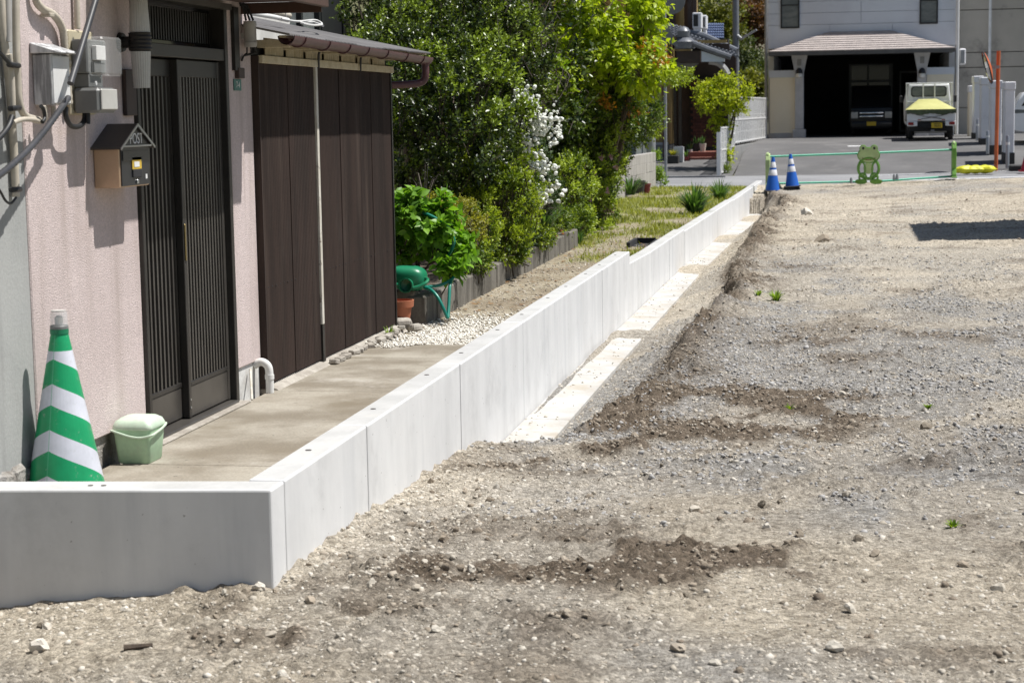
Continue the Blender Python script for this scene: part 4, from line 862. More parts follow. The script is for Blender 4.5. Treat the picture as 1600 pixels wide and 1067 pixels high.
# ================================================================== GREEN TRAFFIC CONE
cxy = (-3.05, 6.97); cz = .03
m_, t_, p_ = _new('cone_print')
oc = N(t_, 'ShaderNodeTexCoord').outputs['Object']; sx = N(t_, 'ShaderNodeSeparateXYZ'); t_.links.new(oc, sx.inputs[0])
def mth(op, a, b=None):
    n_ = N(t_, 'ShaderNodeMath', operation=op)
    for i, v in enumerate((a, b)):
        if v is None: continue
        if hasattr(v, 'links'): t_.links.new(v, n_.inputs[i])
        else: n_.inputs[i].default_value = v
    return n_.outputs[0]
th0 = math.atan2(-.93, -.37)+.25
ca, sa = math.cos(th0), math.sin(th0)
dx_ = mth('ADD', mth('MULTIPLY', sx.outputs[0], ca), mth('MULTIPLY', sx.outputs[1], sa)); dy_ = mth('ADD', mth('MULTIPLY', sx.outputs[0], -sa), mth('MULTIPLY', sx.outputs[1], ca))
ang = mth('ABSOLUTE', mth('ARCTAN2', dy_, dx_))
rr_ = mth('SQRT', mth('ADD', mth('MULTIPLY', sx.outputs[0], sx.outputs[0]), mth('MULTIPLY', sx.outputs[1], sx.outputs[1])))
s_ = mth('ADD', sx.outputs[2], mth('MULTIPLY', mth('MULTIPLY', ang, rr_), .48))
fr = mth('FRACT', mth('DIVIDE', mth('ADD', s_, -.640+.190*8), .190))
st_ = mth('MULTIPLY', mth('LESS_THAN', fr, .46), mth('LESS_THAN', sx.outputs[2], .672))
seam = mth('LESS_THAN', mth('MULTIPLY', ang, rr_), .0022)
c_ = mixc(t_, st_, (.010, .30, .115), (.60, .61, .68)); c_ = mixc(t_, mth('MULTIPLY', seam, .5), c_, (.1, .42, .25))
c_ = mixc(t_, .7, c_, mixc(t_, 1.0, c_, mixc(t_, noise(t_, oc, 14, 6), (.6, .62, .6), (1.3, 1.3, 1.28)), 'MULTIPLY'))
c_ = mixc(t_, ramp(t_, noise(t_, oc, 26, 7, .75), .58, .75), c_, (.36, .38, .34))
t_.links.new(c_, p_.inputs['Base Color']); p_.inputs['Roughness'].default_value = .35
b_ = N(t_, 'ShaderNodeBump'); b_.inputs['Strength'].default_value = .12; b_.inputs['Distance'].default_value = .01; t_.links.new(noise(t_, oc, 9, 3), b_.inputs['Height']); t_.links.new(b_.outputs[0], p_.inputs['Normal'])
MT['cone_print'] = m_
GC = thing('traffic_cone', (*cxy, cz), 'green and white chevron traffic cone with clear lamp at the house corner', 'traffic cone'); GC.scale = (1, 1, .93)
add0(MB().lathe([(.165, .02), (.160, .04), (.036, .735), (.034, .742), (0, .744)], (0, 0, 0), 40), 'body', 'cone_print', GC, smooth=True)
add0(MB().box((-.20, -.20, 0), (.20, .20, .022)), 'base', 'rubber', GC, bevel=.012)
add0(MB().lathe([(.037, .742), (.037, .762), (0, .763)], n=24), 'collar', 'can_green', GC, smooth=True)
lm = add0(MB().lathe([(0, .763), (.036, .763), (.036, .775), (.033, .778), (.033, .780), (0, .78)], n=24), 'lamp_base', 'meter_grey', GC, smooth=True)
add0(MB().lathe([(.034, .781), (.034, .825), (.031, .835), (0, .837)], n=24), 'lamp_lens', 'lens', GC, smooth=True)
add0(MB().lathe([(0, .782), (.015, .782), (.017, .812), (.008, .82), (0, .82)], n=14), 'bulb', 'silver', lm, smooth=True)
add0(MB().lathe([(.029, .8375), (.029, .842), (0, .843)], n=24), 'lamp_cap', 'frost', lm, smooth=True)
# ================================================================== GREEN BIN
BN = thing('waste_bin', (-3.075, 7.835, .053), 'small pale green plastic bin with flip lid by the door', 'bin')
def rrect(wx, wy, r, n=5):
    pts = []
    for cx_, cy_, a0 in ((wx-r, wy-r, 0), (-wx+r, wy-r, 90), (-wx+r, -wy+r, 180), (wx-r, -wy+r, 270)):
        for k in range(n): a = math.radians(a0+90*k/(n-1)); pts.append((cx_+r*math.cos(a), cy_+r*math.sin(a)))
    return pts
def loft(levels):
    mb = MB(); n = len(rrect(1, 1, .2)); vs = []
    for wx, wy, r, z in levels: vs += [(x, y, z) for x, y in rrect(wx, wy, r)]
    m = len(levels); fs = [(i*n+k, i*n+(k+1) % n, (i+1)*n+(k+1) % n, (i+1)*n+k) for i in range(m-1) for k in range(n)]+[tuple(reversed(range(n))), tuple(range((m-1)*n, m*n))]
    return mb.add(vs, fs)
add0(loft([(.070, .080, .018, 0), (.074, .084, .018, .006), (.086, .094, .02, .13), (.087, .095, .02, .150)]), 'body', 'bin', BN, smooth=True)
add0(loft([(.090, .098, .022, .1502), (.092, .100, .022, .155), (.091, .099, .022, .165), (.084, .092, .03, .185), (.066, .074, .035, .198), (.02, .02, .01, .202)]), 'lid', 'bin_lid', BN, smooth=True)
add0(MB().tube(smooth([(-.092, -.101, .150), (-.05, -.106, .138), (0, -.107, .124), (.05, -.106, .120), (.094, -.100, .130), (.100, -.06, .135), (.099, 0, .14), (.098, .06, .15), (.092, .09, .155)], 4), .0055, 8), 'handle', 'bin_lid', BN, smooth=True)
# ================================================================== GARDEN
KB = thing('garden_kerb', (-3.1, 17, 0), 'old stained concrete block kerb holding up the garden bed', 'kerb')
yk = 13.42; kx = lambda y: float(np.interp(y, [13.4, 16.4, 21.8], [-3.02, -3.07, -3.10]))
while yk < 21.7:
    ln = random.uniform(.36, .42); zt_ = float(yardz(np.array([-3.1]), np.array([yk]))[0]); h_ = .215+random.uniform(-.02, .012)
    MB().obox((kx(yk)-.075+random.uniform(-.008, .012), yk+ln/2, zt_+h_/2-.05), (.15, ln-.010, h_+.10), rz=random.uniform(-.02, .02)).build('block', 'old_concrete', KB, bevel=.012)
    yk += ln
MB().obox((-3.32, 13.50, .10), (.43, .13, .36)).build('block', 'old_concrete', KB, bevel=.012)
MB().obox((-3.78, 13.50, .10), (.43, .13, .34)).build('block', 'old_concrete', KB, bevel=.012)
gx = np.linspace(-5.6, -3.16, 40); gy = np.linspace(13.5, 34, 160); GX, GY = np.meshgrid(gx, gy); a_, b_ = GX.ravel(), GY.ravel()
bz_ = np.where(b_ < 21.9, .22, .22-.28*sstep((b_-21.9)/1.0))+.05*(fbm(a_*3, b_*3, 6, 3)-.5)-.01*np.clip(b_-22, 0, 12)
ii = (np.arange(159)[:, None]*40+np.arange(39)[None]).ravel()
tag(npmesh('garden_bed', np.c_[a_, b_, bz_], np.stack([ii, ii+1, ii+41, ii+40], 1), 'bedsoil', smooth=True), 'dark soil of the raised garden bed', 'soil', kind='structure')
# pot
PT = thing('flower_pot', (-3.165, 13.16, .03), 'empty terracotta flower pot at the shed corner', 'pot')
add0(MB().lathe([(.0, 0), (.070, 0), (.098, .155), (.110, .157), (.114, .205), (.105, .206), (.095, .16), (.0, .15)], n=28), 'body', 'terracotta', PT, smooth=True)
rk = MB().obox((-3.11, 13.06, .065), (.13, .10, .10), rz=.4, rx=.2).build('rock', 'kerbmortar', bevel=.03, seg=2); solo(rk, 'pale broken rock at the foot of the shed corner', 'rock')
rk = MB().obox((-3.0, 12.98, .05), (.09, .08, .07), rz=.9, rx=-.2).build('rock', 'kerbmortar', bevel=.025, seg=2); solo(rk, 'small mortar lump beside the white pebbles', 'rock')
# watering can lying on the kerb corner, mouth to the camera
WC = thing('watering_can', (-3.15, 13.46, .27), 'round green plastic watering can lying on the kerb end', 'watering can')
bm = bmesh.new(); bmesh.ops.create_icosphere(bm, subdivisions=4, radius=1)
for v in bm.verts:
    c = v.co; e = .62; v.co = Vector((math.copysign(abs(c.x)**e, c.x)*.118, math.copysign(abs(c.y)**e, c.y)*.10, math.copysign(abs(c.z)**.7, c.z)*.080+.088-.012*c.x))
me = bpy.data.meshes.new('body'); bm.to_mesh(me); bm.free(); me.materials.append(MT['can_green']); [setattr(p, 'use_smooth', True) for p in me.polygons]
o = link(bpy.data.objects.new('body', me)); o.parent = WC
WC.scale = (1.12, 1.12, 1.12)
nk = [(.040, -.04), (.044, -.075), (.049, -.10), (.049, -.106), (.041, -.106), (.038, -.06), (0, -.05)]
mbk = MB().lathe(nk, (.0, 0, 0), 24, 'Y'); add0(MB().add([(x+.012, y-.062, z+.052) for x, y, z in mbk.v], mbk.f), 'mouth', 'can_green', WC, smooth=True)
add0(MB().tube(smooth([(-.110, -.03, .095), (-.128, -.07, .075), (-.110, -.098, .060), (-.06, -.105, .052), (-.028, -.115, .048)], 5), .012, 8), 'handle', 'can_green', WC, smooth=True)
add0(MB().tube(smooth([(.10, -.03, .090), (.138, -.06, .082), (.130, -.10, .062), (.09, -.12, .042), (.055, -.13, .034)], 5), .011, 8), 'handle', 'can_green', WC, smooth=True)
# hose
def hz(u, v, y): return ony(u, v, y)
HO = thing('garden_hose', (-2.98, 13.8, .02), 'teal garden hose looping over the hydrangea and kerb', 'hose')
MB().tube(smooth([hz(628, 318, 13.75), hz(640, 322, 13.72), hz(655, 330, 13.7), hz(672, 337, 13.68), hz(690, 347, 13.66), hz(702, 358, 13.65), hz(709, 375, 13.65), hz(706, 390, 13.66), hz(700, 402, 13.70), hz(708, 414, 13.64), hz(713, 424, 13.60), hz(706, 436, 13.55), hz(690, 445, 13.50), hz(672, 448, 13.46), hz(662, 449, 13.45), hz(672, 452, 13.40), hz(683, 463, 13.36), hz(692, 480, 13.34), hz(699, 497, 13.34)], 5), .0125, 10).build('tube', 'hose', HO, smooth=True)
MB().tube(smooth([hz(706, 436, 13.56), hz(703, 446, 13.50), hz(702, 462, 13.45), hz(701, 480, 13.40), hz(700, 497, 13.345)], 5), .0125, 10).build('tube', 'hose', HO, smooth=True)
# ------------------------------------------------------------------ foliage machinery
T_SM = (np.array([(0, 0, 0), (-.30, .45, .10), (.30, .45, .10), (0, 1, 0)]), np.array([(0, 3, 1), (0, 2, 3)]))
T_LG = (np.array([(0, 0, 0), (-.26, .28, .09), (0, .30, 0), (.26, .28, .09), (-.27, .62, .07), (0, .64, -.03), (.27, .62, .07), (0, 1.0, -.12)]), np.array([(0, 2, 1), (0, 3, 2), (1, 2, 5), (1, 5, 4), (2, 3, 6), (2, 6, 5), (4, 5, 7), (5, 6, 7)]))
def nrmz(a): return a/np.maximum(np.linalg.norm(a, axis=-1, keepdims=True), 1e-9)
def leaves(P, D, Nn, s, tpl):
    D = nrmz(D); Bn = nrmz(np.cross(Nn, D)); Nn = np.cross(D, Bn); tv, tf = tpl; n, k = len(P), len(tv)
    V = P[:, None]+s[:, None, None]*(tv[None, :, 0, None]*Bn[:, None]*-1+tv[None, :, 1, None]*D[:, None]+tv[None, :, 2, None]*Nn[:, None])
    return V.reshape(-1, 3), (tf[None]+(np.arange(n)*k)[:, None, None]).reshape(-1, 3), k
CT = []
def sprigs(blobs, n, rg, shell=.45, lump=.35, clump=34, pull=.42):
    """points and outward directions through lumpy ellipsoids; blobs: (centre, radii, weight)"""
    wts = np.array([b[2] for b in blobs], float); wts /= wts.sum(); P, O, R = [], [], []
    for (c, r, _), k in zip(blobs, rg.multinomial(n, wts)):
        d = nrmz(rg.normal(size=(k, 3))); sd = rg.integers(0, 999)
        az = np.arctan2(d[:, 1], d[:, 0]); lm = fbm(az*1.6+d[:, 2]*1.2+9, d[:, 2]*2.6+9, sd, 3)
        rho = (1-shell*rg.random(k)**1.5)*(1+lump*(lm-.5)*2)
        P.append(np.array(c)+d*rho[:, None]*np.array(r)); O.append(nrmz(d/np.array(r)*np.mean(r))); R.append(rho)
    P, O, R = np.concatenate(P), np.concatenate(O), np.concatenate(R)
    K = max(6, n//clump); cen = P[rg.choice(n, K, replace=False)]; near = np.array([np.argmin(((cen-p)**2).sum(1)) for p in P])
    P = P+pull*(cen[near]-P); CT.clear(); CT.append(rg.random(K)[near]); return P, O, R
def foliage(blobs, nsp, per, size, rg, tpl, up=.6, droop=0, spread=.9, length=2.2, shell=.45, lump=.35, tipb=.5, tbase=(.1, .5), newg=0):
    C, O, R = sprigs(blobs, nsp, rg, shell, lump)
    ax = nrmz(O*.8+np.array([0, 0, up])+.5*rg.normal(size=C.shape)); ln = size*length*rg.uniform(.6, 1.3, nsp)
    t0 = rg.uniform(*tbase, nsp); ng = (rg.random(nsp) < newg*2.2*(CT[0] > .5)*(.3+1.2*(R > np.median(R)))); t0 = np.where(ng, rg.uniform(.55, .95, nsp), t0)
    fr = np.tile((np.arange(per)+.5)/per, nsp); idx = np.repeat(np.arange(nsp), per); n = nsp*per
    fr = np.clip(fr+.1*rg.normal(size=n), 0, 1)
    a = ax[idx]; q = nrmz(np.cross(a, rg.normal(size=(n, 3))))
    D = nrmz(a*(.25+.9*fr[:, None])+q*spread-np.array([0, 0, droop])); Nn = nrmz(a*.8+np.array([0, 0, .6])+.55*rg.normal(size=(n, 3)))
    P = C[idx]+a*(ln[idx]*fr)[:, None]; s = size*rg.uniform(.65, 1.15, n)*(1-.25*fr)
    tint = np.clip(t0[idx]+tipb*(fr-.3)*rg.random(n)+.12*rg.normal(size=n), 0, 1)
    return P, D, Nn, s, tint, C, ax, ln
def crown(name, blobs, nsp, per, size, m, parent, seed, tpl=T_SM, stems=None, **k):
    rg = np.random.default_rng(seed); P, D, Nn, s, tint, C, ax, ln = foliage(blobs, nsp, per, size, rg, tpl, **k)
    V, F, kk = leaves(P, D, Nn, s, tpl)
    o = npmesh(name, V, F, m, parent, attrs={'tint': np.repeat(tint, kk)}); o['kind'] = 'stuff'
    return o, (P, D, Nn, s, tint, C, ax, ln)
def trunk(name, base, tips, r, parent, rg, m='bark'):
    mb = MB(); base = np.array(base, float)
    for tp in tips:
        tp = np.array(tp, float); mid = base+(tp-base)*.5+np.array([rg.normal()*.06, rg.normal()*.06, .1]); P = smooth([base, mid, tp], 4)
        mb.tube(P, list(np.linspace(r, r*.3, len(P))), 7)
    return mb.build(name, m, parent, smooth=True)
def twigs(name, C, ax, ln, parent, rg, n=400, back=.5, m='bark'):
    k = rg.choice(len(C), min(n, len(C)), replace=False); mb = MB()
    for i in k: mb.tube([C[i]-ax[i]*ln[i]*1.6-np.array([0, 0, back*.15]), C[i], C[i]+ax[i]*ln[i]], [.006, .004, .002], 3, cap=False)
    o = mb.build(name, m, parent); o['kind'] = 'stuff'; return o
def blob(u, v, y, ru, rv, rd, wt=1): c = ony(u, v, y); k = y/FPX; return (c, (ru*k, rd, rv*k), wt)
def plant(name, y, u, v, label, cat, z=None, group=None): c = ony(u, v, y); return thing(name, (c[0], y, c[2] if z is None else z), label, cat, group)
R1 = np.random.default_rng(21)
# --- big dark evergreen
A = plant('evergreen_shrub', 17.2, 690, 330, 'tall dark glossy evergreen shrub rising behind the shed gutter', 'shrub', .2)
bl = [blob(700, 200, 17.2, 135, 140, 1.2, 4), blob(640, 110, 17.8, 100, 110, 1.2, 2.2), blob(610, 30, 19.2, 75, 70, 1.0, 1), blob(720, 30, 19.0, 120, 110, 1.2, 2), blob(790, 120, 18.6, 80, 110, 1.0, 1.6)]
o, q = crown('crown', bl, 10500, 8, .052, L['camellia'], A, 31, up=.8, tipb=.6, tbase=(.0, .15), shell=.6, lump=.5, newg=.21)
twigs('branches', q[5], q[6], q[7], A, R1, 700)
trunk('trunk', (A.location.x-.2, 17.4, .15), [b[0] for b in bl]+[bl[0][0]+np.array([.3, 0, .4])], .05, A, R1)
# bare grey twigs at its top right
TW = plant('bare_shrub', 20.0, 830, 120, 'tangle of bare grey twigs between the evergreen and the bright tree', 'shrub', .2)
mb = MB()
for k in range(420):
    u, v = 815+R1.normal()*38, 90+R1.normal()*70; a = ony(u, v, 19.6+R1.normal()*.5); d = np.array([R1.normal()*.10, R1.normal()*.1, .12+R1.normal()*.12]); mb.tube([a, a+d*.6+R1.normal(size=3)*.02, a+d*1.3], [.004, .003, .0015], 3, cap=False)
o = mb.build('twigs', L['twig'], TW); o['kind'] = 'stuff'
trunk('trunk', (TW.location.x, 20, .1), [ony(815, 150, 19.8), ony(830, 90, 19.8), ony(800, 60, 19.9), ony(845, 50, 20)], .02, TW, R1)
# --- bright small-leaved shrub in front
Bx = plant('small_leaved_shrub', 17.3, 765, 400, 'bright small-leaved green shrub spilling over the kerb middle', 'shrub', .2)
bl = [blob(770, 320, 17.2, 70, 85, .55, 3), blob(735, 365, 16.2, 42, 50, .45, 1.2), blob(790, 385, 17.6, 40, 30, .5, .9), blob(800, 290, 18.2, 55, 90, .5, 1.5), blob(760, 255, 17.8, 50, 60, .5, 1)]
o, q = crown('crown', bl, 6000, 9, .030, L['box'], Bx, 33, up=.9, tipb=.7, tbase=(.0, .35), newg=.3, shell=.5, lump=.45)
twigs('branches', q[5], q[6], q[7], Bx, R1, 500)
trunk('trunk', (Bx.location.x-.1, 17.4, .15), [b[0] for b in bl], .03, Bx, R1)
Lo = plant('low_shrub', 18.5, 800, 400, 'dark low leafy growth overhanging the kerb under the bright shrub', 'shrub', .1)
o, q = crown('crown', [blob(745, 405, 15.7, 26, 22, .35, 1), blob(790, 392, 17.2, 36, 24, .45, 1.2), blob(838, 372, 19.3, 34, 22, .5, 1.2), blob(872, 352, 21.2, 24, 24, .5, 1)], 1500, 8, .034, L['box'], Lo, 34, up=.2, droop=.35, tipb=.5, tbase=(.0, .3), newg=.12, shell=.8)
twigs('branches', q[5], q[6], q[7], Lo, R1, 150)
# --- gold shrub
Go = plant('golden_shrub', 15.2, 715, 400, 'low golden green shrub right of the hydrangea', 'shrub', .2)
o, q = crown('crown', [blob(715, 345, 15.2, 38, 38, .4, 2), blob(685, 330, 15.4, 40, 35, .4, 1), blob(735, 355, 15.4, 22, 25, .3, 1)], 1300, 8, .026, L['gold'], Go, 35, up=.5, tipb=.8, tbase=(.1, .55), shell=.6)
twigs('branches', q[5], q[6], q[7], Go, R1, 250); trunk('trunk', (Go.location.x-.05, 15.3, .15), [ony(715, 350, 15.2), ony(690, 345, 15.3)], .015, Go, R1)
# --- hydrangea: large leaves one by one
Hy = plant('hydrangea', 13.9, 650, 440, 'leafy bright green hydrangea bush above the watering can', 'hydrangea', .2)
bl = [blob(650, 350, 13.85, 56, 60, .30, 3), blob(622, 335, 13.9, 40, 50, .3, 1.5), blob(697, 368, 13.9, 40, 46, .28, 1.6), blob(712, 408, 13.72, 26, 30, .2, .8)]
P, D, Nn, s, tint, C, ax, ln = foliage(bl, 380, 6, .105, np.random.default_rng(37), T_LG, up=.7, droop=.25, spread=1.1, length=.8, shell=.6, lump=.25, tbase=(.2, .8))
front = np.argsort(P[:, 1]-.3*P[:, 2])
fidx, ridx = front[:290], front[290:]
V, F, kk = leaves(P[ridx], D[ridx], Nn[ridx], s[ridx], T_LG); o = npmesh('foliage', V, F, L['hyd'], Hy, attrs={'tint': np.repeat(tint[ridx], kk)}); o['kind'] = 'stuff'
def leafobj(name, tpl, m):
    me = bpy.data.meshes.new(name); me.from_pydata(tpl[0].tolist(), [], tpl[1].tolist()); me.materials.append(m)
    for p in me.polygons: p.use_smooth = True
    return me
def place_leaves(me, idx, P, D, Nn, s, parent, name='leaf'):
    off = wloc(parent)
    for i in idx:
        d = Vector(D[i]).normalized(); n = Vector(Nn[i]); b = n.cross(d).normalized(); n = d.cross(b)
        o = link(bpy.data.objects.new(name, me)); o.parent = parent
        M3 = Matrix((-b, d, n)).transposed(); M3 = M3 if M3.determinant() > 0 else Matrix((b, d, n)).transposed()
        o.matrix_basis = Matrix.Translation(Vector(P[i])-off) @ M3.to_4x4() @ Matrix.Scale(float(s[i]), 4)
place_leaves(leafobj('hydrangea_leaf', T_LG, L['hydo']), fidx, P, D, Nn, s, Hy)
twigs('branches', C, ax, ln, Hy, R1, 60); trunk('stems', (Hy.location.x, 13.95, .2), [b[0] for b in bl], .012, Hy, R1)
# --- spirea with white flower clusters
Sp = plant('spirea', 20.2, 830, 380, 'arching shrub with white flower clusters hanging over the kerb', 'shrub', .1)
o, q = crown('crown', [blob(822, 230, 18.7, 38, 85, .35, 2), blob(850, 290, 18.9, 22, 50, .3, 1), blob(815, 330, 18.6, 25, 60, .3, 1)], 1900, 8, .032, L['spirea'], Sp, 41, up=.1, droop=.3, tipb=.5, shell=.7)
twigs('branches', q[5], q[6], q[7], Sp, R1, 300)
trunk('stems', (Sp.location.x-.1, 20.3, .05), [ony(830, 190, 20), ony(860, 230, 19.8), ony(815, 240, 19.6), ony(850, 300, 19.7)], .012, Sp, R1)
bv, bf = ico(2); bvv = bv*(1+.14*np.sin(bv[:, :1]*17)*np.cos(bv[:, 1:2]*15)); mec = bpy.data.meshes.new('flower_cluster'); mec.from_pydata((bvv*np.array([1, 1, .75])).tolist(), [], bf.tolist()); mec.materials.append(MT['spireawhite'])
sprays = [[(812, 140), (822, 148), (830, 158), (834, 166)], [(834, 182), (845, 180), (858, 184), (868, 192)], [(826, 195), (842, 193), (856, 200), (868, 212), (870, 226)], [(798, 186), (806, 198), (818, 208), (828, 222), (828, 236)], [(808, 205), (820, 218), (830, 232)], [(812, 178), (808, 190)], [(840, 250), (852, 258), (862, 266)], [(822, 268), (834, 262)], [(846, 270), (856, 278), (868, 296), (870, 300)], [(838, 290), (842, 305), (848, 318)], [(852, 192), (866, 205)], [(836, 172), (850, 186), (866, 188)], [(835, 238), (843, 262)], [(850, 300), (838, 316)], [(800, 165), (806, 158)], [(830, 205), (845, 205)], [(795, 195), (803, 212), (815, 225)]]
off = wloc(Sp)
for sp_l in sprays:
    Pn = smooth([np.array([*q_, 0.]) for q_ in sp_l], 5); Pn = Pn+Pn
    for q_ in Pn:
        c = ony(q_[0]+R1.normal()*8.0, q_[1]+R1.normal()*6.0, 17.9+R1.normal()*.08)
        o = link(bpy.data.objects.new('flower_cluster', mec)); o.parent = Sp; o.location = Vector(c)-off; r_ = R1.uniform(.013, .027); o.scale = (r_, r_, r_); o.rotation_euler = R1.normal(size=3)
# --- blade plants
def blades(name, base, n, h, spread, parent, seed, m=None, wid=.012, ry=1.0):
    rg = np.random.default_rng(seed); V, F, T = [], [], []
    for k in range(n):
        a = rg.uniform(0, 6.28); d = np.array([math.cos(a), math.sin(a)*ry, 0]); hh = h*rg.uniform(.55, 1.1); sp_ = spread*rg.uniform(.2, 1.1); b0 = np.array(base)+d*rg.random()*spread*.25; side = np.array([-d[1], d[0], 0]); side /= np.linalg.norm(side)
        i = len(V)
        for t in (0, .35, .7, 1):
            c = b0+d*sp_*t**1.6+np.array([0, 0, hh*(t-.42*t**3*(sp_/max(spread, .01)))]); w_ = wid*(1-t)**.6*(.6+.8*min(t*3, 1))
            V += [c-side*w_, c+side*w_]
        F += [(i+2*j, i+2*j+1, i+2*j+3, i+2*j+2) for j in range(3)]; T += [rg.random()]*8
    o = npmesh(name, V, F, m or L['iris'], parent, attrs={'tint': np.array(T)}); o['kind'] = 'stuff'; return o
def clump(name, u, v, y, n, h, sp, label, seed, cat='plant', m=None, wid=.012):
    c = ony(u, v, y); t = thing(name, c, label, cat); blades('blades', c, n, h, sp, t, seed, m, wid); return t
clump('iris_clump', 848, 365, 20.6, 90, .62, .38, 'dark sword-leaved iris clump at the kerb end below the white flowers', 51, wid=.014)
clump('lily_clump', 1086, 336, 30.5, 190, .60, .42, 'large tufted strap-leaved plant behind the white wall', 52, wid=.014)
clump('lily_clump', 1125, 315, 36.5, 100, .52, .36, 'smaller tufted strap-leaved plant near the road end of the wall', 53, wid=.014)
clump('lily_clump', 728, 425, 14.6, 50, .30, .22, 'thin arching grass blades hanging over the kerb by the hose', 54, wid=.006)
clump('iris_clump', 905, 385, 22.6, 40, .25, .2, 'low blades at the foot of the azalea', 55, wid=.008)
clump('lily_clump', 985, 305, 38.0, 110, .5, .40, 'leafy border plants in front of the block wall', 56, wid=.012)
clump('tall_grass', 664, 330, 14.6, 14, .55, .16, 'few dry tall grass stalks above the hydrangea', 57, m=L['twig'], wid=.003)
yf = thing('marigold', ony(868, 378, 20.9), 'small orange and yellow flowers on the kerb top', 'flowers')
for k in range(26):
    c = ony(858+R1.normal()*12, 368+R1.normal()*4, 20.7+R1.normal()*.15); o = link(bpy.data.objects.new('flower', mec if False else leafobj('marigold_flower', (bvv*np.array([1, 1, .6]), bf), L['orangeleaf']) if k == 0 else COL.objects['flower'].data)); o.parent = yf; o.location = Vector(c)-wloc(yf); o.scale = (.016,)*3
# --- azalea
Az = plant('azalea', 27, 920, 380, 'azalea shrub with pale pink blooms at the end of the garden bed', 'shrub', -.05)
bl = [blob(920, 290, 26.0, 52, 75, .8, 3), blob(938, 248, 27.2, 42, 58, .9, 2), blob(890, 310, 24.2, 40, 75, .8, 2), blob(900, 355, 23.4, 30, 28, .4, .6)]
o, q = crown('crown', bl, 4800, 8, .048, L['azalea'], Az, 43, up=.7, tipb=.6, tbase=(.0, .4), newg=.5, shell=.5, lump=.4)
twigs('branches', q[5], q[6], q[7], Az, R1, 400); trunk('trunk', (Az.location.x-.2, 26.5, -.05), [b[0] for b in bl], .03, Az, R1)
T_PT = (np.array([(0, 0, 0), (-.35, .5, .12), (.35, .5, .12), (0, 1, .05)]), T_SM[1])
PP, DD, NN = [], [], []
for u, v in [(903, 258), (930, 270), (921, 287), (938, 245), (880, 226), (905, 300), (958, 243), (962, 255), (915, 262), (899, 284), (944, 298), (926, 310), (890, 262)]:
    c = ony(u, v, 25.1)+R1.normal(size=3)*.03
    for k in range(9): d = nrmz(np.array([R1.normal(), -1+R1.normal()*.5, R1.normal()])); PP.append(c); DD.append(d); NN.append(R1.normal(size=3))
V, F, kk = leaves(np.array(PP), np.array(DD), np.array(NN), np.full(len(PP), .055), T_PT); npmesh('blooms', V, F, L['petalpink'], Az, attrs={'tint': np.repeat(R1.random(len(PP)), kk)})
# --- mixed dark shrub with orange young leaves under the tree
Na = plant('berry_shrub', 27, 950, 350, 'dark leafy shrub with orange sprays under the bright tree', 'shrub', -.1)
bl = [blob(935, 175, 26.5, 70, 55, 1.0, 2), blob(985, 185, 27.5, 48, 50, 1.0, 1.6), blob(885, 170, 25.5, 50, 60, .9, 1.4), blob(900, 240, 26.5, 45, 45, .8, 1)]
o, q = crown('crown', bl, 4200, 8, .060, L['nandina'], Na, 45, up=.4, tipb=.6, tbase=(.0, .35), newg=.4, shell=.55, lump=.4)
twigs('branches', q[5], q[6], q[7], Na, R1, 400); trunk('trunk', (Na.location.x-.2, 27, -.1), [b[0] for b in bl], .035, Na, R1)
o, q = crown('berries', [blob(947, 160, 25.5, 9, 7, .1, 1), blob(955, 170, 25.4, 6, 4, .1, 1), blob(1000, 70, 25.4, 12, 9, .2, 1), blob(1030, 95, 25.0, 14, 22, .2, 1), blob(1000, 175, 26, 22, 22, .3, 1)], 90, 5, .05, L['orangeleaf'], Na, 46)
# --- persimmon tree with large bright leaves
Ka = plant('persimmon_tree', 26.5, 930, 350, 'bright green broad-leaved tree rising over the garden end', 'tree', -.1)
bl = [blob(930, 85, 26.2, 80, 75, 1.1, 3), blob(880, 25, 26.4, 70, 70, 1.1, 2), blob(960, 10, 26.6, 75, 60, 1.1, 2), blob(1000, 105, 25.6, 42, 40, .6, 1.2), blob(855, 110, 25.0, 45, 50, .6, 1.2), blob(1010, 30, 26.2, 28, 45, .6, .8), blob(900, -70, 26.5, 110, 70, 1.3, 1)]
P, D, Nn, s, tint, C, ax, ln = foliage(bl, 1800, 6, .122, np.random.default_rng(47), T_LG, up=.15, droop=.55, spread=.9, length=1.6, shell=.6, lump=.4, tipb=.4, tbase=(.3, 1.0))
inv = P[:, 2] < 4.0
front = np.argsort(np.where(inv, P[:, 1]-.35*P[:, 2], 99)); fidx, ridx = front[:295], front[295:]
V, F, kk = leaves(P[ridx], D[ridx], Nn[ridx], s[ridx], T_LG); o = npmesh('crown', V, F, L['kaki'], Ka, attrs={'tint': np.repeat(tint[ridx], kk)}); o['kind'] = 'stuff'
place_leaves(leafobj('persimmon_leaf', T_LG, L['kakio']), fidx, P, D, Nn, s, Ka)
twigs('branches', C, ax, ln, Ka, R1, 350); trunk('trunk', (Ka.location.x, 26.8, -.15), [b[0] for b in bl], .07, Ka, R1)
o, q = crown('young_leaves', [blob(1040, 120, 27.5, 30, 12, .3, 1), blob(1065, 123, 28.5, 28, 8, .3, 1)], 160, 7, .05, L['box'], Ka, 48, up=.1, tbase=(.3, .8))
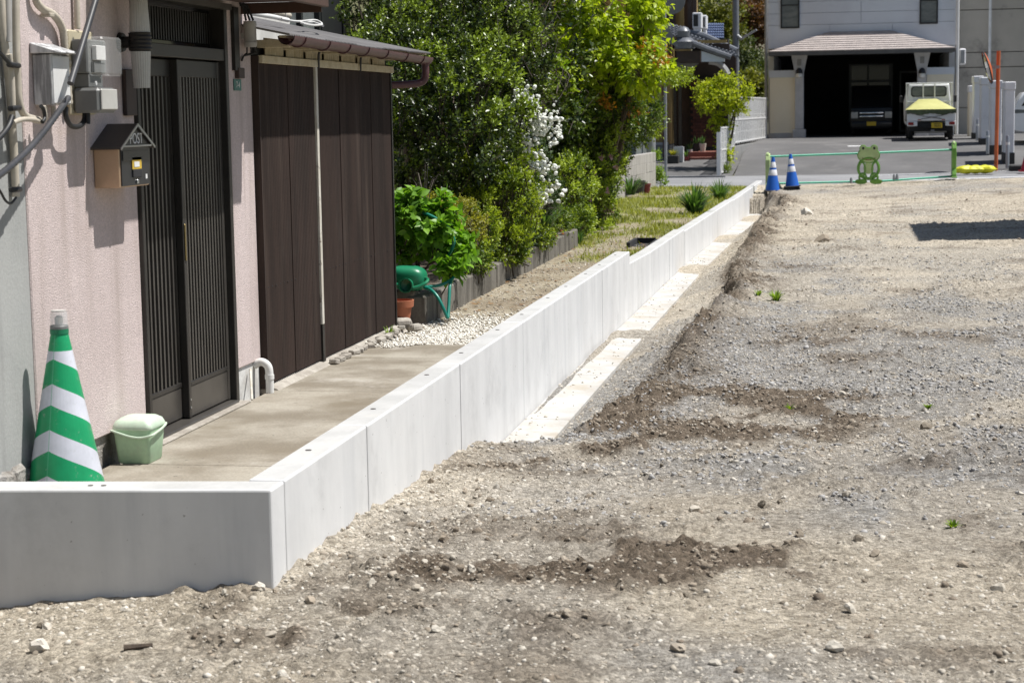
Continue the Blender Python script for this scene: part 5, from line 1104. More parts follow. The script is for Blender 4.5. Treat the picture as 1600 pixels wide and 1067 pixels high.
# --- dark evergreens filling the back of the bed
Bk = plant('hedge_tree', 24, 820, 300, 'dark evergreen tree deep in the shade behind the garden', 'tree', 0)
bl = [blob(800, 120, 24.5, 120, 150, 1.2, 2), blob(860, 240, 25.5, 60, 110, 1.0, 1), blob(760, 20, 25, 120, 100, 1.2, 1.2), blob(660, 60, 23, 90, 110, 1.2, 1.2)]
o, q = crown('crown', bl, 3600, 7, .10, L['camellia'], Bk, 49, up=.5, tipb=.3, tbase=(0, .2), shell=.8); trunk('trunk', (Bk.location.x, 24.5, 0), [b[0] for b in bl], .08, Bk, R1)
# --- small pots, black hole, weeds
for nm, u, v, y, r_, h_, m, lab in (('flower_pot', 951, 333, 31.0, .12, .22, 'potpink', 'dusty pink pot at the foot of the azalea'), ('flower_pot', 998, 302, 39.5, .15, .26, 'potdark', 'dark grey pot in front of the block wall'), ('flower_pot', 1009, 302, 39.6, .11, .20, 'potred', 'dark red pot beside the grey pot')):
    c = ony(u, v, y); t = thing(nm, (c[0], y, c[2]), lab, 'pot'); add0(MB().lathe([(0, 0), (r_*.72, 0), (r_*.95, h_*.85), (r_, h_*.86), (r_, h_), (r_*.88, h_), (r_*.85, h_*.8), (0, h_*.78)], n=18), 'body', m, t, smooth=True); blades('plant', (c[0], y, c[2]+h_*.75), 16, .16, .1, t, int(u), wid=.01)
dc = thing('drain_pit', (-2.33, 22.2, -.05), 'open dark drain pit in the yard just behind the wall step', 'drain')
for a, b in (((-2.50, 21.75, -.12), (-2.46, 22.6, .045)), ((-2.24, 21.75, -.12), (-2.21, 22.6, .03)), ((-2.4595, 22.56, -.12), (-2.2405, 22.6, .045))): B('rim', 'rubber', a, b, dc)
B('floor', 'rubber', (-2.4595, 21.75, -.12), (-2.2405, 22.559, -.02), dc)
for k, (u, v, n_, h_) in enumerate(((1213, 452, 60, .13), (1185, 447, 25, .08), (1450, 609, 22, .05), (1490, 797, 20, .045), (1234, 605, 14, .05), (608, 525, 16, .09))):
    p = onz(u, v, -.09 if k < 5 else .05); z_ = float(dirt_h(np.array([p[0]]), np.array([p[1]]))[0]) if k < 5 else .05
    t = thing('weed', (p[0], p[1], z_), ['largest bright green weed tuft on the grey gravel by the bank', 'small weed left of the largest tuft', 'weed sprig in the gravel at right centre', 'tiny weed in stones near the right edge', 'tiny weed beside the dark soil heap', 'weed sprouting at the shed corner'][k], 'weed')
    blades('blades', (p[0], p[1], z_-.005), n_, h_, h_*.9, t, 60+k, L['weed'], wid=.006)
wa, wb2 = onz(195, 1050, -.26), onz(240, 1046, -.26)
for q_ in (wa, wb2): q_[2] = float(dirt_h(np.array([q_[0]]), np.array([q_[1]]))[0])+.008
ws = MB().tube([wa, wb2], [.012, .007], 6).build('wood_chip', 'bark'); solo(ws, 'brown splinter of wood in the foreground dirt', 'wood')
# ================================================================== BARRIER, BLUE CONES
def blue_cone(u, v, y, label, lean, s=1.0):
    c = ony(u, v, y); z_ = float(dirt_h(np.array([c[0]]), np.array([y]))[0]); t = thing('traffic_cone', (c[0], y, max(z_, c[2])-.005), label, 'traffic cone', 'blue cones at the end of the wall')
    t.rotation_euler = (0, lean, 0); t.scale = (s, s, s)
    prof = [(.165, .03), (.158, .05), (.032, .76), (.028, .775), (0, .777)]
    rad = lambda z: .158+(z-.05)/.71*(.032-.158)
    add0(MB().lathe(prof, n=28), 'body', 'cone_blue', t, smooth=True)
    for a, b in ((.36, .49), (.535, .66)): add0(MB().lathe([(rad(a)+.001, a), (rad(a)+.003, a+.002), (rad(b)+.003, b-.002), (rad(b)+.001, b)], n=28), 'reflective_band', 'cone_white', t, smooth=True)
    add0(MB().box((-.20, -.20, .0), (.20, .20, .03)), 'base', 'rubber', t, bevel=.015)
    return t
blue_cone(1207, 299, 42.2, 'blue and white traffic cone touching the wall end', .02, .98)
c2 = blue_cone(1238, 292, 42.9, 'blue and white traffic cone raised on a black weight, tilted', -.06, .95)
wt = MB(); c = ony(1236, 297, 42.9); zc = c2.location.z
wt.box((c[0]-.17, 42.72, zc-.12), (c[0]+.20, 43.08, zc-.004)); solo(wt.build('cone_weight', 'rubber', bevel=.02), 'black rubber weight under the tilted blue cone', 'weight')
solo(MB().obox((c[0]-.26, 42.85, zc+.02), (.06, .3, .36), ry=-.5).build('rubber_mat', 'potdark', bevel=.01), 'dark slab leaning between the two blue cones', 'slab')
# frog barrier stand (plain frog shape)
fp = ony(1357, 287, 44.4); FR = thing('barrier_stand', (fp[0], 44.4, fp[2]-.01), 'green frog-shaped barrier stand in the middle of the pipe barrier', 'barrier')
FR.rotation_euler = (0, 0, .0)
def ell(cx_, cz_, rx, rz_, n=28): return [(cz_+rz_*math.sin(2*math.pi*k/n), cx_+rx*math.cos(2*math.pi*k/n)) for k in range(n)]
def disc(name, m, cx_, cz_, rx, rz_, y0, y1, par=FR): return add0(MB().prism(ell(cx_, cz_, rx, rz_), y0, y1, 'Y'), name, m, par)
def ring(name, m, cx_, cz_, rx, rz_, r, y): return add0(MB().tube([(cx_+rx*math.cos(a), y, cz_+rz_*math.sin(a)) for a in np.linspace(0, 2*math.pi, 25)], r, 6), name, m, FR, smooth=True)
for yo in (-.10, .16):
    ring('body_outline', 'frog_green', 0, .36, .235, .24, .035, yo); ring('arm', 'frog_green', -.15, .33, .07, .17, .022, yo-.012); ring('arm', 'frog_green', .15, .33, .07, .17, .022, yo-.012)
    disc('head', 'frog_lime', 0, .66, .24, .165, yo-.02, yo+.02); ring('head_outline', 'frog_green', 0, .66, .24, .165, .022, yo)
    for s in (-1, 1):
        disc('eye', 'frog_lime', .125*s, .81, .075, .075, yo-.024, yo+.024); disc('pupil', 'rubber', .125*s, .82, .026, .03, yo-.032, yo-.026); ring('eye_outline', 'frog_green', .125*s, .81, .075, .075, .013, yo)
        disc('foot', 'frog_green', .17*s, .055, .14, .055, yo-.06, yo+.04)
        ring('leg', 'frog_green', .13*s, .15, .08, .09, .025, yo-.02)
    disc('belly', 'frog_lime', 0, .36, .115, .13, yo-.015, yo+.010)
    add0(MB().tube(smooth([(-.15, yo-.022, .60), (-.07, yo-.024, .565), (0, yo-.024, .555), (.07, yo-.024, .565), (.15, yo-.022, .60)], 4), .008, 5), 'mouth', 'potred', FR)
def side_stand(u, v, y, label, m):
    c = ony(u, v, y); t = thing('barrier_stand', (c[0], y, c[2]-.01), label, 'barrier')
    add0(MB().prism([(-.26, 0), (.26, 0), (.24, .08), (.16, .22), (.20, .45), (.18, .68), (.10, .80), (0, .83), (-.10, .80), (-.18, .68), (-.20, .45), (-.16, .22), (-.24, .08)], -.05, .05, 'X'), 'plate', m, t, bevel=.01)
    add0(MB().tube([(-.02, -.05, .78), (.02, -.05, .78)], .07, 12), 'clamp', 'frog_lime', t, smooth=True); add0(MB().box((-.07, -.28, -.0), (.07, .28, .03)), 'foot', m, t, bevel=.01)
    return t
ls = side_stand(1200, 296, 43.6, 'yellow green barrier stand behind the leftmost blue cone', 'frog_lime')
rs = side_stand(1490, 277, 45.4, 'green barrier stand at the right end of the pipes', 'frog_green')
def pipe(pts, label): o = MB().tube(pts, .024, 10).build('barrier_pipe', 'pipe_green', smooth=True); return solo(o, label, 'pipe', None)
pipe([ony(1199, 245, 43.6), ony(1340, 240, 44.42)], 'upper green pipe from the left stand to the frog'); pipe([ony(1341, 240, 44.42), ony(1492, 234, 45.4)], 'upper green pipe from the frog to the right stand')
pipe([ony(1205, 287, 43.6), ony(1338, 284, 44.40)], 'lower green pipe lying near the blue cones'); pipe([ony(1378, 283, 44.42), ony(1490, 275.5, 45.4)], 'lower green pipe right of the frog')
for k, u in enumerate((1330, 1397, 1402)):
    c = ony(u, 286-.08*(u-1330), 44.1); solo(MB().lathe([(0, 0), (.035, 0), (.03, .10), (.018, .13), (0, .13)], (c[0], 44.1, c[2]-.01), 10).build('survey_peg', 'steelgrey', smooth=True), ['small grey peg left of the frog', 'left one of two pegs right of the frog', 'right one of two pegs right of the frog'][k], 'peg')
# ================================================================== HOUSE WITH GARAGE
GB = thing('garage_house', (.5, 70, .55), 'grey sided house with dark open garage under a hipped porch roof', 'house')
X0, X1, YF, ZL = -2.68, 3.66, 66.6, .57
z0 = 3.62; hts = [(3.62, 4.40)]+[(4.41+.40*k, 4.80+.40*k) for k in range(6)]
for a, b in hts:
    nn = 3 if b-a > .5 else 2
    for k in range(nn):
        xa, xb = X0+(X1-X0)*k/nn, X0+(X1-X0)*(k+1)/nn; B('siding_board', 'siding', (xa+.006, YF, a), (xb-.006, YF+.05, b), GB, bevel=.004)
B('wall', 'siding', (X0+.01, YF+.06, 3.6), (X1-.01, YF+.3, 6.8), GB)
for xa in (X0, X1-.2): B('wall', 'siding', (xa, YF+.31, ZL), (xa+.2, 76, 6.8), GB)
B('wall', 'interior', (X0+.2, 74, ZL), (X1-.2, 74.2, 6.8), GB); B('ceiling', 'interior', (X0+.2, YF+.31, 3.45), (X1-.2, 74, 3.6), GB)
MB().add([(X0-.2, 66.62, 6.81), (X1+.2, 66.62, 6.81), (X1+.2, 76.5, 6.81), (X0-.2, 76.5, 6.81), (.5, 70, 8.4), (.5, 74, 8.4)], [(0, 1, 4), (1, 2, 5, 4), (2, 3, 5), (3, 0, 4, 5), (0, 3, 2, 1)]).build('roof', 'rooftile', GB)
for u0, u1, v1 in ((1222, 1247, 43), (1439, 1463, 36)):
    a, b = ony(u0, v1, YF), ony(u1, v1, YF); wn = B('window', 'winglass', (a[0], YF-.012, a[2]), (b[0], YF-.006, a[2]+1.5), GB)
    for p, q in (((a[0]-.05, a[2]-.05), (a[0], a[2]+1.55)), ((b[0], a[2]-.05), (b[0]+.05, a[2]+1.55)), ((a[0], a[2]-.05), (b[0], a[2])), ((a[0], a[2]+1.5), (b[0], a[2]+1.55))): B('frame', 'winframe', (p[0], YF-.05, p[1]), (q[0], YF-.004, q[1]), wn)
    B('sash_bar', 'winframe', (a[0], YF-.03, a[2]+.72), (b[0], YF-.013, a[2]+.76), wn)
# hipped porch roof in courses
el, er, rl, rr = ony(1200, 82, 65.2), ony(1493, 76, 65.2), ony(1297, 52, YF), ony(1390, 49, YF)
zE, zR = .5*(el[2]+er[2]), .5*(rl[2]+rr[2])+.02; NCR = 9
for k in range(NCR):
    t0, t1 = k/NCR, (k+1)/NCR
    def pt(t, s): 
        xa = el[0]+(rl[0]-el[0])*t; xb = er[0]+(rr[0]-er[0])*t; return (xa if s < 0 else xb, 65.2+(YF-65.2-.02)*t, zE+(zR-zE)*t)
    A0, B0, B1, A1 = pt(t0, -1), pt(t0, 1), pt(t1, 1), pt(t1, -1); h = .035
    MB().hexa([A0, B0, (B1[0], B1[1], B1[2]-.01), (A1[0], A1[1], A1[2]-.01), (A0[0], A0[1], A0[2]+h), (B0[0], B0[1], B0[2]+h), (B1[0], B1[1], B1[2]+.012), (A1[0], A1[1], A1[2]+.012)]).build('roof_course', 'porch_tile', GB)
for s, E_, R_ in ((-1, el, rl), (1, er, rr)):
    MB().add([(E_[0], 65.2, zE), (E_[0], YF+.02, zE), (R_[0], YF-.02, zR)], [(0, 1, 2)]).build('roof_hip', 'porch_tile', GB)
B('eave_fascia', 'eave', (el[0]+.01, 65.22, zE-.12), (er[0]-.01, 65.30, zE-.004), GB); B('soffit', 'eave', (el[0]+.02, 65.301, zE-.10), (er[0]-.02, YF+.30, zE-.03), GB)
for u, s in ((1249, -1), (1440, 1)):
    c = ony(u, 150, 65.9)[0]; cm = MB()
    cl = B('column', 'column', (c-.15, 65.75, ZL+.28), (c+.15, 66.05, zE-.105), GB, bevel=.02)
    B('plinth', 'column', (c-.22, 65.68, ZL-.1), (c+.22, 66.12, ZL+.279), cl, bevel=.015)
    MB().hexa([(c-.15, 65.745, 2.75), (c+.15, 65.745, 2.75), (c+.15, 66.0, 2.75), (c-.15, 66.0, 2.75), (c-.27, 65.70, zE-.11), (c+.27, 65.70, zE-.11), (c+.27, 66.0, zE-.11), (c-.27, 66.0, zE-.11)]).build('capital', 'column', cl)
    B('ornament', 'greywall', (c-.07, 65.69, 3.0), (c+.07, 65.739, 3.22), cl, bevel=.01)
    lz = float(ony(u, 118, 65.6)[2]); l_ = thing('wall_lantern', (c, 65.6, lz), 'round white lantern on the %s garage column' % ('left' if s < 0 else 'right'), 'lantern')
    MB().lathe([(0, lz-.10), (.09, lz-.06), (.11, lz), (.09, lz+.06), (0, lz+.08)], (c, 65.60, 0), 16).build('globe', 'bulb', l_, smooth=True); MB().lathe([(.12, lz+.06), (.11, lz+.16), (.05, lz+.24), (0, lz+.25)], (c, 65.60, 0), 16).build('hood', 'winframe', l_, smooth=True); B('arm', 'winframe', (c-.03, 65.60, lz+.14), (c+.03, 65.745, lz+.19), l_)
for ua, ub, s in ((1203, 1242, -1), (1448, 1490, 1)):
    xa, xb = ony(ua, 150, 66)[0], ony(ub, 150, 66)[0]
    B('side_wall', 'creamwall', (xa, 66.0, ZL-.05), (xb, 66.18, 2.62), GB); B('wall_cap', 'siding', (xa-.03, 65.97, 2.622), (xb+.03, 66.21, 2.86), GB); B('base_course', 'column', (xa-.02, 65.9, ZL-.1), (xb+.02, 65.999, ZL+.16), GB)
# dark inner wall with window and door
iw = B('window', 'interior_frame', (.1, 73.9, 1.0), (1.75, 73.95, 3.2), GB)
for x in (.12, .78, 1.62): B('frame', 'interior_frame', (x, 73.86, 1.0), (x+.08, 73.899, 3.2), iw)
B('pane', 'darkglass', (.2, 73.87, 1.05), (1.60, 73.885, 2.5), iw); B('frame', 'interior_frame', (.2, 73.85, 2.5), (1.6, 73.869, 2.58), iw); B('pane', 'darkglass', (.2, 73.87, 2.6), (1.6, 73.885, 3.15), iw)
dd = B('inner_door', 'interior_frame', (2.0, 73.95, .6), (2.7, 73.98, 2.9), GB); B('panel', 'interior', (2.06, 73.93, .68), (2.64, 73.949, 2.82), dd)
dpx = ony(1496, 60, 66.4)[0]
solo(MB().tube([(dpx, 66.4, .6), (dpx, 66.4, 6.8)], .06, 10).build('rain_pipe', 'whitepaint', smooth=True), 'white rain pipe at the right corner of the grey house', 'pipe')
lpx = ony(1197, 100, 66.3)[0]
solo(MB().tube([(lpx, 66.3, .5), (lpx, 66.3, 6.8)], .055, 10).build('rain_pipe', 'steelgrey', smooth=True), 'grey rain pipe at the left corner of the grey house', 'pipe')
ac = thing('air_conditioner', (ony(1503, 88, 66.5)[0], 66.5, 2.9), 'small white vent box on the wall right of the porch roof', 'vent'); a, b = ony(1496, 102, 66.5), ony(1508, 76, 66.5)
B('case', 'pillar', (a[0]+.06, 66.5, a[2]), (b[0]+.03, 66.95, b[2]), ac, bevel=.04); B('grille', 'steelgrey', (a[0]+.10, 66.48, a[2]+.06), (b[0]-.02, 66.499, b[2]-.06), ac)
# --- beige building at right
BB = thing('concrete_building', (8, 72, .5), 'stained beige concrete building at the right edge', 'building')
xb0 = X1+.22; zz_ = [.3, 1.5, 2.9, 3.42, 4.9, 6.4, 9.5]
for k in range(6):
    for xa, xb in ((xb0, 6.2), (6.215, 9.4), (9.415, 13)): B('wall_panel', 'beige_wall', (xa, 69.0, zz_[k]), (xb, 69.3, zz_[k+1]-.025), BB, bevel=.006)
B('wall', 'beige_wall', (xb0+.05, 69.31, .3), (13, 80, 9.5), BB)
px_ = ony(1547, 40, 68.8)[0]; solo(MB().tube([(px_, 68.8, 2.4), (px_, 68.8, 9.5)], .05, 8).build('rain_pipe', 'whitepaint', smooth=True), 'thin white pipe on the stained beige building', 'pipe')
# ================================================================== KEI TRUCK
def wheel(parent, x, y, z, r, wd, axis='X'):
    t = MB().lathe([(r*.55, -wd/2), (r*.92, -wd/2), (r, -wd*.3), (r, wd*.3), (r*.92, wd/2), (r*.55, wd/2)], (x, y, z), 24, axis).build('wheel', 'tyre', parent, smooth=True)
    MB().lathe([(0, -wd*.42), (r*.56, -wd*.42), (r*.56, wd*.42), (0, wd*.42)], (x, y, z), 16, axis).build('rim', 'galv', t, smooth=True); return t
tx, ty, tz = 2.60, 60.2, .53
TK = thing('pickup_truck', (tx, ty, tz), 'small white pickup truck with yellow tarp over its bed, seen from behind', 'truck')
def tb(name, m, a, b, bevel=.02, par=TK, **k): return MB().box((tx+a[0], ty+a[1], tz+a[2]), (tx+b[0], ty+b[1], tz+b[2])).build(name, m, par, bevel=bevel, **k)
cabp = [(2.0, .45), (3.15, .45), (3.2, .85), (2.95, 1.2), (2.75, 1.72), (2.65, 1.77), (2.1, 1.77), (2.0, 1.72)]
mbc = MB(); vs = []
for s, w0 in ((-1, 0), (1, 0)):
    for y, z in cabp: wz = .735-(.07 if z > 1.2 else 0)-(.03 if z > 1.7 else 0); vs.append((tx+s*wz, ty+y-.0, tz+z))
n_ = len(cabp); mbc.add(vs, [tuple(range(n_)), tuple(range(2*n_-1, n_-1, -1))]+[(i, n_+i, n_+(i+1) % n_, (i+1) % n_) for i in range(n_)]); cab = mbc.build('cab', 'carwhite', TK, bevel=.05, seg=2, smooth=True)
rw = MB().prism([(tz+z, tx+x) for x, z in [(-.46, 1.36), (.46, 1.36), (.52, 1.41), (.52, 1.58), (.46, 1.63), (-.46, 1.63), (-.52, 1.58), (-.52, 1.41)]], ty+1.972, ty+1.99, 'Y').build('rear_window', 'winglass', TK)
MB().prism([(tz+z, tx+x) for x, z in [(-.50, 1.33), (.50, 1.33), (.56, 1.39), (.56, 1.60), (.50, 1.66), (-.50, 1.66), (-.56, 1.60), (-.56, 1.39)]], ty+1.991, ty+1.999, 'Y').build('gasket', 'winframe', rw)
for x in (-.72, -.20, .16, .69): tb('guard_bar', 'carwhite', (x, 1.90, .95), (x+.04, 1.94, 1.76), .008)
tb('guard_bar', 'carwhite', (-.73, 1.895, 1.73), (.74, 1.945, 1.775), .008); tb('guard_bar', 'carwhite', (-.73, 1.90, 1.16), (.74, 1.93, 1.19), .006)
tb('bed_floor', 'carwhite', (-.70, .02, .60), (.70, 1.95, .64)); 
for s in (-1, 1): tb('bed_side', 'carwhite', (s*.70, .0, .55), (s*.735, 1.93, .92))
tb('tailgate', 'carwhite', (-.735, -.035, .58), (.735, -.001, .92), .015)
for x in (-.3, .26): tb('tailgate_hinge', 'carwhite', (x, -.045, .60), (x+.035, -.036, .72), .004)
tb('rear_panel', 'carwhite', (-.735, -.05, .42), (-.42, .06, .575), .02); tb('rear_panel', 'carwhite', (.42, -.05, .42), (.735, .06, .575), .02)
for s in (-1, 1):
    tb('tail_light', 'redlens', (s*.62-.085, -.066, .455), (s*.62+.085, -.051, .545), .008); tb('reflector', 'redlens', (s*.36-.05, -.048, .60), (s*.36+.05, -.0355, .63), .003)
pt_ = tb('licence_plate', 'plate_yellow', (-.0, -.075, .36), (.33, -.062, .52), .006)
for k in range(4): tb('numeral', 'plate_ink', (.10+.05*k, -.079, .385), (.125+.05*k, -.0755, .455), .0, pt_)
tb('numeral', 'plate_ink', (.08, -.079, .475), (.26, -.0755, .495), .0, pt_)
tb('underbody', 'underbody', (-.66, .05, .26), (.66, 3.1, .52)); tb('bumper_bar', 'underbody', (-.42, -.03, .36), (.42, .05, .53)); tb('exhaust', 'galv', (-.02, -.04, .25), (.10, .2, .31), .02); tb('axle', 'galv', (-.5, .5, .20), (.5, .6, .26), .01)
for x in (-.61, .61):
    for y in (.62, 2.62): wheel(TK, tx+x, ty+y, tz+.26, .26, .15)
tb('mirror', 'winframe', (.80, 2.55, 1.15), (.90, 2.65, 1.38), .02); tb('mirror', 'winframe', (-.90, 2.55, 1.15), (-.80, 2.65, 1.38), .02)
TP = thing('tarp', (tx, ty+.9, tz+.92), 'yellow tarpaulin roped over the bed of the white truck', 'tarp')
hp = [(-.745, -.06, .93), (.745, -.06, .93), (.745, 1.85, .93), (-.745, 1.85, .93), (-.28, 1.0, 1.24), (.20, 1.0, 1.24), (.24, 1.84, 1.26), (-.32, 1.84, 1.26)]
P8 = [(tx+a, ty+b, tz+c) for a, b, c in hp]; MB().add(P8, [(0, 1, 5, 4), (1, 2, 6, 5), (2, 3, 7, 6), (3, 0, 4, 7), (4, 5, 6, 7)]).build('cover', 'tarp', TP, smooth=True)
fl_ = MB(); n_ = 30; vs = []
for k in range(n_+1):
    x = -.75+1.5*k/n_; dz = .13+.05*math.sin(k*.21)**2*(1 if abs(x) < .5 else .3)+.01*math.sin(k*2.1); vs += [(tx+x, ty-.062-.008*math.sin(k*1.3), tz+.935), (tx+x, ty-.066-.012*math.sin(k*1.7), tz+.935-dz)]
fl_.add(vs, [(2*k, 2*k+2, 2*k+3, 2*k+1) for k in range(n_)]).build('hanging_flap', 'tarp_dark', TP)
for s in (-1, 1): MB().tube(smooth([(tx+s*.72, ty-.085, tz+.86), (tx+s*.35, ty-.09, tz+.75), (tx, ty-.085, tz+.69), (tx-s*.3, ty-.075, tz+.64)], 4), .010, 5).build('rope', 'rubber', TP)
# dark van in the garage
vx, vy, vz = .87, 67.3, .60
VN = thing('van', (vx, vy, vz), 'black van parked nose out in the dark garage', 'van')
def vb(name, m, a, b, bevel=.04, par=VN): return MB().box((vx+a[0], vy+a[1], vz+a[2]), (vx+b[0], vy+b[1], vz+b[2])).build(name, m, par, bevel=bevel, seg=2, smooth=True)
vb('body', 'carblack', (-.73, .02, .22), (.73, 3.3, .95)); 
MB().prism([(vy+.25, vz+.951), (vy+3.25, vz+.951), (vy+3.2, vz+1.72), (vy+.85, vz+1.72)], vx-.68, vx+.68, 'X').build('cabin', 'carblack', VN, bevel=.06, seg=2, smooth=True)
ws_ = MB().add([(vx-.60, vy+.30, vz+1.0), (vx+.60, vy+.30, vz+1.0), (vx+.54, vy+.76, vz+1.62), (vx-.54, vy+.76, vz+1.62)], [(0, 1, 2, 3)]).build('windscreen', 'darkglass', VN)
for z in (.62, .74): vb('grille_bar', 'chrome', (-.40, -.005, z), (.40, .018, z+.045), .006)
for s in (-1, 1): vb('headlight', 'frost', (s*.58-.12, -.01, .58), (s*.58+.12, .019, .80), .02)
vb('bumper', 'carblack', (-.72, -.05, .20), (.72, .018, .48)); vb('licence_plate', 'plate_yellow', (-.16, -.065, .32), (.16, -.051, .46), .004)
for x in (-.62, .62):
    for y in (.6, 2.7): wheel(VN, vx+x, vy+y, vz+.27, .27, .15)
# white car at the right edge, side on
wx0 = float(ony(1584, 180, 58)[0]); wy = 58.0; wz = .42
CR = thing('car', (wx0+2.2, wy+.85, wz), 'white car cut off by the right picture edge', 'car')
prof = [(0, .38), (-.02, .75), (.02, 1.0), (.10, 1.22), (.30, 1.50), (1.2, 1.62), (2.4, 1.56), (3.3, 1.08), (4.2, .95), (4.35, .6), (4.3, .32), (3.75, .28), (3.55, .60), (3.2, .68), (2.9, .55), (2.75, .28), (1.45, .28), (1.25, .58), (.9, .68), (.58, .58), (.42, .30)]
body = MB().prism([(wz+z, wx0+x) for x, z in prof], wy, wy+1.7, 'Y').build('body', 'carwhite', CR, bevel=.03, smooth=True)
MB().prism([(wz+z, wx0+x) for x, z in [(.22, 1.10), (.42, 1.42), (1.2, 1.52), (2.3, 1.47), (2.95, 1.10)]], wy-.006, wy-.001, 'Y').build('window', 'darkglass', CR)
MB().prism([(wz+z, wx0+x) for x, z in [(.0, .88), (.02, 1.0), (.45, .98), (.40, .90)]], wy-.006, wy-.001, 'Y').build('headlight', 'winglass', CR)
B('bumper_trim', 'underbody', (wx0-.01, wy+.1, wz+.30), (wx0+.02, wy+1.6, wz+.45), CR)
for x in (.9, 3.25):
    for y in (wy+.10, wy+1.6): wheel(CR, wx0+x, y, wz+.30, .31, .2, 'Y')
# ================================================================== WHITE PILLAR FENCE, MIRROR POLE, BOLLARDS
for k, (u, v, y, wpx, vt) in enumerate(((1577, 248, 53.6, 16, 128), (1556, 236, 55.6, 18, 126), (1540, 225, 58.2, 16, 121), (1528, 216, 61.0, 15, 119), (1518, 208, 64.0, 9, 134))):
    a, tpt = ony(u, v, y), ony(u, vt, y); w_ = wpx*y/FPX/2
    t = thing('pillar', (a[0], y, a[2]), ['nearest broad white concrete pillar at the right beside the white car', 'second white pillar from the right behind the orange pole', 'third white pillar from the right in the receding row', 'fourth white pillar from the right in the receding row', 'farthest cream pillar at the left end of the row'][k], 'pillar', 'white pillars along the lot')
    B('shaft', 'pillar' if k < 4 else 'creamwall', (a[0]-w_*.88, y, a[2]-.15), (a[0]+w_*.88, y+.9, tpt[2]-.22), t, bevel=.02); B('cap', 'pillar', (a[0]-w_, y-.04, tpt[2]-.219), (a[0]+w_, y+.94, tpt[2]), t, bevel=.02)
    if k < 4: B('base', 'potdark', (a[0]-w_*.97, y-.03, a[2]-.2), (a[0]+w_*.97, y+.93, a[2]+.16), t)
for k, (u, v, y, h_) in enumerate(((1574, 260, 52.6, .82), (1549, 236, 56.0, .62), (1543, 238, 55.5, .6), (1527, 222, 60, .7))):
    c = ony(u, v, y); t = thing('bollard', (c[0], y, c[2]), ['nearest steel bollard right of the orange pole', 'steel bollard just left of the orange pole', 'second steel bollard left of the orange pole', 'farthest steel bollard by the receding pillars'][k], 'bollard', 'steel bollards')
    MB().lathe([(.05, c[2]-.05), (.05, c[2]+h_-.03), (.035, c[2]+h_), (0, c[2]+h_+.004)], (c[0], y, 0), 14).build('post', 'galv', t, smooth=True); MB().lathe([(.053, c[2]+h_*.7), (.053, c[2]+h_*.78)], (c[0], y, 0), 14).build('band', 'label_white', t)
mp0 = ony(1556, 262, 52.3); top_ = ony(1558.5, 80, 52.3)
MP = thing('mirror_pole', (mp0[0], 52.3, mp0[2]), 'orange traffic mirror pole seen edge-on', 'traffic mirror')
MB().tube([(mp0[0], 52.3, mp0[2]-.1), (mp0[0]+.03, 52.3, top_[2])], .052, 14).build('pole', 'orange', MP, smooth=True)
mc = ony(1543, 106, 52.2); B('bracket', 'steelgrey', (mc[0]+.12, 52.22, mc[2]-.03), (mp0[0]+.06, 52.36, mc[2]+.05), MP)
ax_ = Vector((-.95, -.05, -.28)).normalized(); q_ = Vector((0, 0, 1)).rotation_difference(ax_)
def oriented(mb, name, m, parent): 
    mb.v = [tuple(Vector(mc)+q_ @ Vector(v)) for v in mb.v]; return mb.build(name, m, parent, smooth=True)
hood = oriented(MB().lathe([(0, -.09), (.20, -.08), (.40, -.03), (.43, .0), (.43, .02), (.40, .02), (.40, .005), (0, .005)], n=28), 'mirror_back', 'orange', MP)
oriented(MB().lathe([(.395, .007), (.3, .045), (.15, .07), (0, .08)], n=28), 'mirror_face', 'mirrorglass', MP); oriented(MB().tube([(.43*math.cos(a), .43*math.sin(a), .01) for a in np.linspace(0, 6.283, 29)], .02, 6), 'rim', 'rubber', MP)
# sandbags
SBG = [ony(1508, 250, 50.2), ony(1523, 251, 50.25), ony(1540, 251, 50.3)]
for k, (c, sx_) in enumerate(zip(SBG, (.24, .26, .26))):
    bm = bmesh.new(); bmesh.ops.create_icosphere(bm, subdivisions=3, radius=1)
    for v in bm.verts: 
        d = 1+.16*math.sin(v.co.x*5+k)*math.cos(v.co.y*4)+.08*math.sin(v.co.z*9+k); v.co = Vector((v.co.x*sx_*d, v.co.y*.22*d, v.co.z*.11*d))
    me = bpy.data.meshes.new('sandbag'); bm.to_mesh(me); bm.free(); me.materials.append(MT['sandbag']); [setattr(p, 'use_smooth', True) for p in me.polygons]
    o = link(bpy.data.objects.new('sandbag', me)); o.location = (c[0], c[1], float(rz(c[0]))+.10); tag(o, ['yellow sandbag touching the right barrier stand', 'middle yellow sandbag of the row', 'yellow sandbag nearest the orange pole'][k], 'sandbag', 'yellow sandbags')
c = ony(1597, 262, 50.5); t = thing('traffic_cone', (c[0]+.12, 50.5, float(rz(c[0]))), 'red plastic cone at the right picture edge', 'traffic cone'); add0(MB().lathe([(.17, .03), (.16, .05), (.03, .55), (0, .56)], n=20), 'body', 'redplastic', t, smooth=True); add0(MB().box((-.2, -.2, 0), (.2, .2, .03)), 'base', 'redplastic', t)
c = ony(1584, 268, 51.0); solo(MB().obox((c[0]+.05, 51, float(rz(c[0]))+.08), (.35, .3, .16)).build('rubber_block', 'rubber', bevel=.03), 'black rubber block beside the nearest bollard', 'block')
